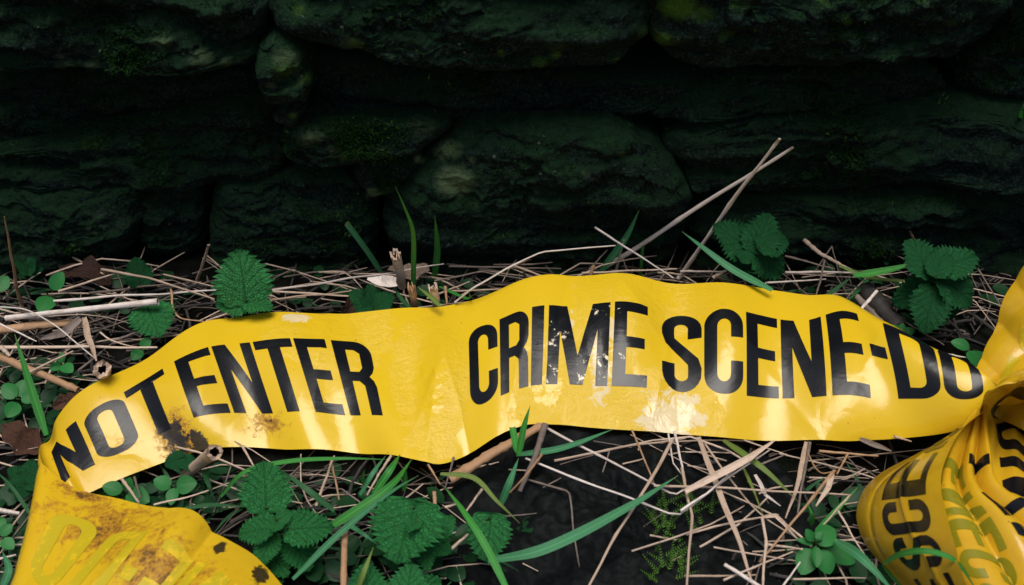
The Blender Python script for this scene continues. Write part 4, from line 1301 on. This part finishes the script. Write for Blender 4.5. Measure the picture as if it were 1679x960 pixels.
straw([(1418, 474, .012), (1476, 540, .012)], 34, 'straw_black', 'thick rotten dark stalk behind the white straw', taper=.85, name='stalk')
straw([(1404, 486, .014), (1450, 535, .014)], 12, 'straw_grey', 'grey splintered stalk beside the rotten one', taper=.8, name='stalk')
straw([(1603, 440, .026), (1640, 500, .014)], 4, 'straw_grey', 'thin grey straw slanting down right of the tall nettle')
straw([(1546, 580, .020), (1592, 588, .020)], 5, 'straw_white', 'pale straw by the two big round leaves')
straw([(1470, 520, .012), (1548, 566, .012)], 5, 'straw_grey', 'grey straw under the tall nettle')
straw([(1425, 395, .016), (1452, 424, .012)], 3, 'straw_grey', 'thread-like straw left of the tall nettle')
straw([(1170, 455, .024), (1190, 444, .030)], 9, 'straw', 'short frayed straw end on the tape by the steep stalk')
# in front of the tape
straw([(896, 702, .018), (1000, 757, .020), (1107, 813, .020), (1124, 803, .022), (1180, 775, .024)], 6, 'straw_white', 'long straw sloping down from CRIME with a sharp kink')
straw([(909, 756, .018), (1010, 736, .020), (1124, 719, .016)], 6, 'straw', 'straw rising right from the grass tuft below CRIME')
straw([(862, 752, .016), (980, 798, .020), (1108, 843, .022), (1140, 822, .024), (1262, 738, .020)], 6, 'straw_white', 'longest kinked straw, lower one of the pair')
straw([(1036, 705, .018), (1056, 752, .022), (1074, 797, .018)], 5, 'straw_brown', 'brown straw hanging from the tape below the letter E of CRIME')
straw([(1102, 722, .020), (1060, 800, .026), (1010, 880, .026), (958, 975, .024)], 8, 'straw', 'long straw crossing the dark rock down to the lower edge')
straw([(1072, 797, .022), (1230, 802, .026), (1396, 812, .024)], 6, 'straw', 'long level straw across the middle of the litter')
straw([(1096, 712, .018), (1104, 760, .020), (1124, 786, .016)], 4, 'straw_white', 'thin straw bent under the tape below the letter S')
straw([(1106, 708, .020), (1124, 790, .020)], 6, 'straw_white', 'flat straw beside the thin one below the letter S')
straw([(894, 738, .018), (866, 776, .022), (836, 808, .016)], 6, 'straw_brown', 'brown straw slanting down left of the dark rock')
straw([(790, 803, .018), (762, 842, .022)], 6, 'straw', 'short straw above the smaller right nettle leaf')
straw([(738, 786, .012), (800, 748, .018), (888, 698, .016)], 20, 'straw_brown', 'thick woody stalk sticking out under the tape below CR', taper=.75, name='stalk')
straw([(894, 696, .022), (878, 748, .020), (852, 806, .012)], 12, 'straw_grey', 'dull stem falling down from the tape below CRIME', taper=.6, name='stalk')
straw([(866, 787, .012), (932, 806, .014), (938, 850, .014), (950, 930, .012)], 5, 'straw_grey', 'grey kinked straw hanging over the dark rock')
straw([(736, 904, .018), (768, 876, .022)], 8, 'straw', 'short straw between the two largest nettle leaves')
straw([(566, 868, .024), (563, 985, .030)], 11, 'straw_brown', 'upright woody stalk at the lower edge left of the biggest leaf', name='stalk', taper=.9)
straw([(641, 748, .014), (620, 780, .018), (602, 812, .012)], 6, 'straw', 'straw tucked under the tape left of the fold')
straw([(712, 806, .020), (714, 838, .016)], 8, 'straw_brown', 'short blunt straw standing over the biggest leaf', taper=.9)
straw([(730, 832, .024), (752, 826, .026)], 7, 'straw', 'tiny straw piece beside the crossing grass blade')
straw([(702, 762, .014), (722, 795, .014)], 5, 'straw_brown', 'thin brown straw under the lowest point of the tape')
straw([(744, 750, .014), (730, 800, .012)], 5, 'straw_grey', 'thin grey straw under the lowest point of the tape')
straw([(800, 850, .014), (880, 842, .014)], 4, 'straw_grey', 'grey straw lying on the rock by the nettle leaf')
straw([(920, 784, .012), (890, 800, .012)], 4, 'straw_grey', 'short grey straw on the rock')
straw([(988, 775, .018), (1000, 738, .02), (918, 762, .016)], 3, 'straw_grey', 'hair-thin bent straw above the rock')
straw([(200, 786, .010), (228, 825, .012)], 7, 'straw', 'straw sticking out below the printed O')
straw([(220, 782, .010), (231, 818, .010)], 5, 'straw_grey', 'thinner straw next to the one below the printed O')
straw([(252, 828, .010), (320, 812, .012), (376, 792, .014)], 5, 'straw', 'straw between folded tape end and frayed hollow stem')
straw([(398, 733, .012), (418, 768, .010)], 5, 'straw', 'short straw below the letter N of ENTER')
straw([(518, 830, .014), (534, 786, .020), (548, 748, .014)], 6, 'straw', 'straw rising behind the left nettle')
straw([(543, 756, .014), (556, 820, .012)], 5, 'straw_brown', 'brown straw crossing behind the left nettle')
straw([(1145, 716, .018), (1160, 756, .022), (1180, 800, .024), (1205, 872, .024), (1240, 975, .022)], 9, 'straw', 'long broad reed running from the tape to the lower edge', flat=True)
straw([(1124, 806, .028), (1170, 782, .032), (1232, 750, .030), (1270, 722, .022)], 11, 'straw', 'broad dry blade slanting up under the word SCENE', flat=True)
straw([(1116, 838, .024), (1160, 808, .026), (1206, 770, .026)], 6, 'straw_white', 'straw running along the broad dry blade')
straw([(1118, 768, .020), (1134, 842, .024), (1124, 985, .026)], 7, 'straw', 'straw bent at a knee above the lower edge')
straw([(1156, 728, .018), (1200, 790, .020), (1256, 850, .020), (1312, 886, .016)], 5, 'straw', 'thin straw falling right towards the chickweed', curve=True)
straw([(1322, 724, .018), (1312, 782, .024), (1288, 850, .018)], 7, 'straw', 'flat straw hanging from the tape below the letters NE', flat=True)
straw([(1328, 726, .016), (1314, 800, .020), (1308, 842, .016)], 7, 'straw_grey', 'greyish straw beside the flat one below NE')
straw([(1343, 740, .018), (1440, 748, .018)], 6, 'straw_brown', 'level brown straw between the tape and the heap')
straw([(1368, 772, .026), (1320, 832, .028), (1246, 922, .024)], 7, 'straw_brown', 'brown straw slanting down left past the chickweed')
straw([(1366, 774, .026), (1358, 800, .028), (1338, 830, .024)], 8, 'straw', 'frayed straw folded at its tip above the chickweed', flat=True)
straw([(1374, 838, .022), (1398, 880, .022), (1424, 920, .020)], 5, 'straw', 'straw running down right to the tape heap')
straw([(1394, 812, .024), (1340, 872, .020)], 4, 'straw', 'thin straw falling left from the end of the level one')
straw([(1250, 850, .024), (1256, 888, .026), (1250, 985, .028)], 7, 'straw', 'upright straw with a knee left of the chickweed')
straw([(1250, 848, .022), (1272, 845, .022), (1308, 884, .018)], 6, 'straw', 'flat straw bent over left of the chickweed', flat=True)
straw([(1256, 893, .024), (1316, 901, .020)], 6, 'straw', 'short level straw touching the chickweed')
straw([(1122, 945, .020), (1240, 943, .022)], 6, 'straw', 'level straw near the lower edge below the rock')
straw([(1188, 926, .026), (1256, 968, .026)], 9, 'straw_white', 'thick pale straw slanting into the lower edge', taper=.9)
straw([(1186, 952, .022), (1254, 923, .024), (1300, 905, .02)], 5, 'straw', 'thin straw rising right over the thick pale one')
straw([(1276, 972, .022), (1312, 922, .022)], 5, 'straw_white', 'straw slanting up right at the lower edge left of the chickweed')
straw([(1230, 975, .018), (1260, 890, .018)], 4, 'straw_grey', 'dull straw between the broad reed and the upright knee straw')
straw([(1300, 950, .018), (1420, 948, .020)], 5, 'straw', 'level straw under the chickweed at the lower edge')
straw([(1240, 765, .018), (1290, 745, .016)], 5, 'straw_grey', 'short grey straw under the letters CE of SCENE')
straw([(1410, 720, .016), (1462, 740, .012)], 8, 'straw_grey', 'dull flat straw beside the tape heap', flat=True)
straw([(1466, 716, .018), (1494, 724, .014)], 7, 'straw', 'short straw under the letter D')
straw([(1220, 722, .016), (1300, 750, .018)], 4, 'straw', 'thin straw sloping right below the letter E of SCENE')
straw([(1325, 745, .018), (1345, 775, .020), (1372, 772, .022)], 4, 'straw_brown', 'thin curled straw above the frayed one', curve=True)
straw([(1390, 745, .018), (1372, 778, .018)], 5, 'straw_brown', 'short brown straw leading down to the frayed tip')
straw([(1238, 778, .020), (1256, 812, .024), (1280, 830, .02)], 6, 'straw_white', 'pale split straw below the letter C of SCENE', flat=True)
straw([(1408, 770, .014), (1380, 740, .018)], 3, 'straw_grey', 'hair-thin straw left of the printed SCE')
straw([(1450, 985, .02), (1430, 920, .028)], 5, 'straw_grey', 'grey straw between the broad blade and the heap')

# hollow and broken stems
def hollow(name, pts, r_px, wall_t, label, fray, mat='straw', bend=None):
    P = [on_z(*q) for q in pts]
    root = empty(name, P[0])
    tag(root, label, 'plant stem', 'broken hollow stems')
    n, S = 14, 22
    path = spline(P, n)
    r0 = r_px * px_m(path[-1])
    rr = random.Random(len(label))
    radii = [r0 * (0.80 + 0.2 * (i / (n - 1)) ** 3) for i in range(n)]
    v, f, u = tube_geo(path, radii, S, False)
    v2, f2, u2 = tube_geo(path, [x * (1 - wall_t) for x in radii], S, False)
    t = (path[-1] - path[-2]).normalized()
    for k in range(S):
        d = t * (rr.uniform(-1, 1) * fray * r0)
        for vv in (v, v2):
            vv[(n - 1) * S + k] = vv[(n - 1) * S + k] + d
            if fray > 0.2: vv[(n - 1) * S + k] += Vector((rr.uniform(-1, 1), rr.uniform(-1, 1), rr.uniform(-1, 1))) * r0 * 0.12
    for i in range(n - 1):
        for k in range(S):
            v[i * S + k] = v[i * S + k] + Vector((rr.uniform(-1, 1), rr.uniform(-1, 1), rr.uniform(-1, 1))) * r0 * 0.05
    m0 = len(v)
    F_ = list(f) + [((n - 1) * S + k, (n - 1) * S + (k + 1) % S, m0 + (n - 1) * S + (k + 1) % S, m0 + (n - 1) * S + k) for k in range(S)]
    mesh_obj('stem_wall', v + v2, F_[:len(f)] + F_[len(f):], M[mat], root, uvs=u + u2, origin=P[0])
    inner, fi, ui = tube_geo(path, [x * (1 - wall_t) * 0.97 for x in radii], S, False)
    c0 = (n - 4) * S
    keep = [q for q in fi if max(q) < (n - 1) * S]
    mesh_obj('stem_bore', inner, keep + [tuple(c0 + k for k in range(S))], M['pith'], root, origin=P[0])
    return root
hollow('hollow_reed', [(306, 778, .002), (332, 756, .022), (352, 742, .050)], 13, 0.42, 'frayed hollow brown stem poking out below the black smear', 0.5, 'straw')
hollow('hollow_reed', [(176, 650, -.004), (172, 622, .008), (167, 606, .030)], 14, 0.5, 'ragged stem end with torn rim above the printed O', 0.7, 'straw')
hollow('hollow_straw', [(10, 522, .014), (90, 513, .020), (259, 495, .026)], 5.6, 0.35, 'white hollow straw with an open round end left of the nettles', 0.05, 'straw_white')
hollow('broken_reed', [(659, 470, .010), (656, 448, .024), (648, 416, .040)], 9, 0.45, 'upright torn stem with an open top by the tallest grass', 1.2, 'straw')
hollow('broken_reed', [(680, 508, .012), (678, 490, .024), (675, 472, .032)], 7, 0.4, 'orange torn sheath at the foot of the tallest grass blade', 1.3, 'straw_brown')
hollow('broken_reed', [(716, 506, .012), (714, 490, .024), (710, 472, .032)], 8, 0.4, 'short torn sheath right of the orange one', 1.2, 'straw')
straw([(651, 462, .026), (626, 461, .030), (602, 457, .030)], 17, 'straw_white', 'pale torn flake sticking out left of the torn stem', flat=True, name='straw_flake')

# ------------------------------------------------------------------ the dark rock in the ground
def build_rock():
    c = on_z(1030, 860, -0.004)
    vs, nt, nr = [], 150, 60
    for i in range(nr):
        r = (i + 0.4) / nr
        for k in range(nt):
            th = 2 * math.pi * k / nt
            d = Vector((math.cos(th) * 0.105, math.sin(th) * 0.075, 0)) * r
            d *= 1 + 0.18 * noise.noise(Vector((math.cos(th) * 1.5, math.sin(th) * 1.5, 4)))
            q = c + d
            h = 0.012 * (1 - r ** 3) + 0.007 * noise.fractal(q * 40, 0.8, 2.1, 5) + 0.0015 * noise.noise(q * 260) - (0.02 if r > 0.97 else 0)
            vs.append((q.x, q.y, q.z + h))
    vs.append((c.x, c.y, vs[0][2]))
    fs = grid_faces(nr, nt, True) + [(len(vs) - 1, k, (k + 1) % nt) for k in range(nt)]
    o = mesh_obj('rock', vs, fs, M['rock'], origin=c)
    tag(o, 'dark flat wet rock sunk in the soil below the word CRIME', 'rock')
    r = random.Random(9)
    V, Fc = [], []
    for _ in range(46):
        px, py = r.choice([(1100, 905), (1075, 940), (1140, 850), (1085, 870), (1150, 830)])
        b = on_z(px + r.gauss(0, 12), py + r.gauss(0, 22), 0.010)
        d = Vector((r.uniform(-1, 1), r.uniform(0, 1.3), r.uniform(0.1, 0.7))).normalized()
        for k in range(9):
            p = b + d * (0.0013 * k)
            for sgn in (-1, 1):
                s = d.cross(Vector((0, 0, 1))).normalized() * sgn
                tip = p + (s + d * 0.7).normalized() * (0.0022 * (1 - k / 11)) + Vector((0, 0, 0.0006))
                m = len(V)
                V += [p, p + d * 0.0007, tip]; Fc.append((m, m + 1, m + 2))
    mo = mesh_obj('moss', V, Fc, M['moss_bright'], o, origin=c)
    mo['kind'] = 'stuff'
    mo.location = (0, 0, 0)
M['rock'] = flat_mat('wet_dark_rock', (0.0018, 0.0024, 0.0026), (0.0075, 0.0095, 0.010), 140, 0.6)
build_rock()

# ------------------------------------------------------------------ litter nobody could count
def litter(name, mat, n, seed, area, lab, zr, lr, wr, horiz):
    r = random.Random(seed)
    V, Fc, U = [], [], []
    for _ in range(n):
        x0, y0, x1, y1, k = r.choices(area, weights=[a[4] for a in area])[0]
        p = on_z(r.uniform(x0, x1), r.uniform(y0, y1), 0)
        p.z = gh(p.x, p.y) + r.uniform(*zr)
        a = r.gauss(0, 0.35) if r.random() < horiz else r.uniform(0, math.pi)
        L = r.uniform(*lr)
        d = Vector((math.cos(a), math.sin(a), r.uniform(-0.12, 0.12))) * L
        bend = Vector((r.uniform(-1, 1), r.uniform(-1, 1), r.uniform(0, 1))) * L * 0.12
        path = spline([p - d / 2, p + bend, p + d / 2], 5)
        w = r.uniform(*wr)
        v, f, u = tube_geo(path, [w, w, w * .9, w * .8, w * .6], 4, False)
        m = len(V)
        V += v; U += [(q[0] + r.random(), q[1]) for q in u]
        Fc += [tuple(i + m for i in q) for q in f]
    o = mesh_obj(name, V, Fc, M[mat], uvs=U, origin=Vector((0, 0, 0)))
    tag(o, lab, kind='stuff')
bed = [(-80, 440, 700, 520, 3), (700, 440, 1200, 480, 2), (1200, 440, 1680, 560, 2), (-80, 500, 300, 640, 2.4), (-60, 640, 120, 980, 1.0),
       (200, 770, 560, 860, 1.2), (480, 750, 900, 980, 1.6), (1120, 720, 1480, 990, 2.6), (880, 700, 1150, 820, 0.8)]
litter('straw_litter', 'straw', 180, 11, bed, 'fine broken straw strewn over the soil', (0.002, 0.012), (0.02, 0.085), (0.0003, 0.0007), 0.6)
litter('straw_litter', 'straw_grey', 280, 12, bed, 'dull rotting straw lying deep in the litter', (0.0, 0.007), (0.015, 0.07), (0.00022, 0.0006), 0.5)
litter('twig_litter', 'straw_black', 260, 13, bed, 'black rotten stems and roots on the soil', (0.0, 0.006), (0.015, 0.07), (0.0005, 0.0013), 0.3)

sides = [(-700, 440, -60, 980, 1), (1700, 440, 2350, 980, 1), (-300, 980, 1980, 1300, 1.2)]
litter('straw_litter', 'straw', 260, 15, sides, 'broken straw strewn over the soil on either side of the tape', (0.0, 0.008), (0.02, 0.08), (0.0003, 0.0008), 0.5)
litter('straw_chips', 'straw_grey', 700, 16, bed + [(820, 720, 1250, 980, 3)], 'small chips of straw and bark on the soil', (0.001, 0.004), (0.002, 0.010), (0.0003, 0.0008), 0.3)
def ground_cover():
    r = random.Random(21)
    V, Fc, U = [], [], []
    area = [(-60, 440, 300, 520, 1), (-60, 580, 130, 700, 2), (-60, 760, 60, 980, 2), (170, 780, 420, 830, 2), (440, 780, 860, 980, 4), (1300, 800, 1440, 980, 1.5), (1180, 420, 1640, 560, 2), (480, 460, 800, 510, 1)]
    for _ in range(420):
        x0, y0, x1, y1, k = r.choices(area, weights=[a[4] for a in area])[0]
        p = on_z(r.uniform(x0, x1), r.uniform(y0, y1), 0)
        p.z = gh(p.x, p.y) + r.uniform(0.001, 0.010)
        a = r.uniform(0, 6.28); L = r.uniform(0.006, 0.014)
        y = Vector((math.cos(a), math.sin(a), r.uniform(-.2, .5))).normalized()
        z = Vector((r.uniform(-.4, .4), r.uniform(-.6, .2), 1)).normalized()
        x = y.cross(z).normalized(); z = x.cross(y)
        m = len(V); n, w_ = 7, 5
        for i in range(n):
            t = i / (n - 1); w = 0.36 * math.sin(math.pi * (0.04 + 0.94 * t) ** 0.85) ** 0.7
            for j in range(w_):
                q = j / (w_ - 1) * 2 - 1
                V.append(p + (x * q * w + y * t + z * (0.16 * q * q * w - 0.2 * (t - .4) ** 2)) * L); U.append((j / 4, t))
        Fc += [tuple(i + m for i in q) for q in grid_faces(n, w_)]
    o = mesh_obj('ground_cover', V, Fc, M['round_dark'], uvs=U, vein=[0.0] * len(V), origin=Vector((0, 0, 0)))
    tag(o, 'low dark green leaves covering the soil between the straws', kind='stuff')
    V, Fc, U = [], [], []
    for _ in range(150):
        x0, y0, x1, y1, k = r.choices(area, weights=[a[4] for a in area])[0]
        p = on_z(r.uniform(x0, x1), r.uniform(y0, y1), 0); p.z = gh(p.x, p.y)
        a = r.uniform(0, 6.28); L = r.uniform(0.014, 0.028)
        d = Vector((math.cos(a), math.sin(a) * .7, r.uniform(0.05, 0.35))).normalized() * L
        path = spline([p, p + d * 0.55 + Vector((0, 0, .1 * L)), p + d], 7)
        v, f, u = blade_geo(path, [0.0022 * (1 - (i / 6) ** 2 * .95) for i in range(7)], .3)
        m = len(V); V += v; U += u; Fc += [tuple(i + m for i in q) for q in f]
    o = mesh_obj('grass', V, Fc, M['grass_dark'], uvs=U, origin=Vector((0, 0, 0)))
    tag(o, 'short dark grass growing low between the straws', kind='stuff')
M['round_dark'] = mat_leaf('low_leaf', (0.006, 0.040, 0.012), (0.012, 0.070, 0.022), (0.02, 0.08, 0.03), 0.5, 0.2)
ground_cover()

def crumbs():
    r = random.Random(33)
    V, Fc = [], []
    oct_ = [Vector(q) for q in ((1, 0, 0), (-1, 0, 0), (0, 1, 0), (0, -1, 0), (0, 0, 1), (0, 0, -1))]
    tri = [(0, 2, 4), (2, 1, 4), (1, 3, 4), (3, 0, 4), (2, 0, 5), (1, 2, 5), (3, 1, 5), (0, 3, 5)]
    for _ in range(2600):
        p = on_z(r.uniform(-60, 1740), r.uniform(430, 990), 0)
        p.z = gh(p.x, p.y) + 0.0004
        s = 0.0006 + 0.0022 * r.random() ** 3
        m = len(V)
        V += [p + Vector((q.x * s * r.uniform(.5, 1.3), q.y * s * r.uniform(.5, 1.3), q.z * s * r.uniform(.4, 1))) for q in oct_]
        Fc += [tuple(i + m for i in q) for q in tri]
    o = mesh_obj('soil_crumbs', V, Fc, M['soil'], smooth=False, origin=Vector((0, 0, 0)))
    tag(o, 'crumbs of dark soil strewn over the ground', kind='stuff')
crumbs()
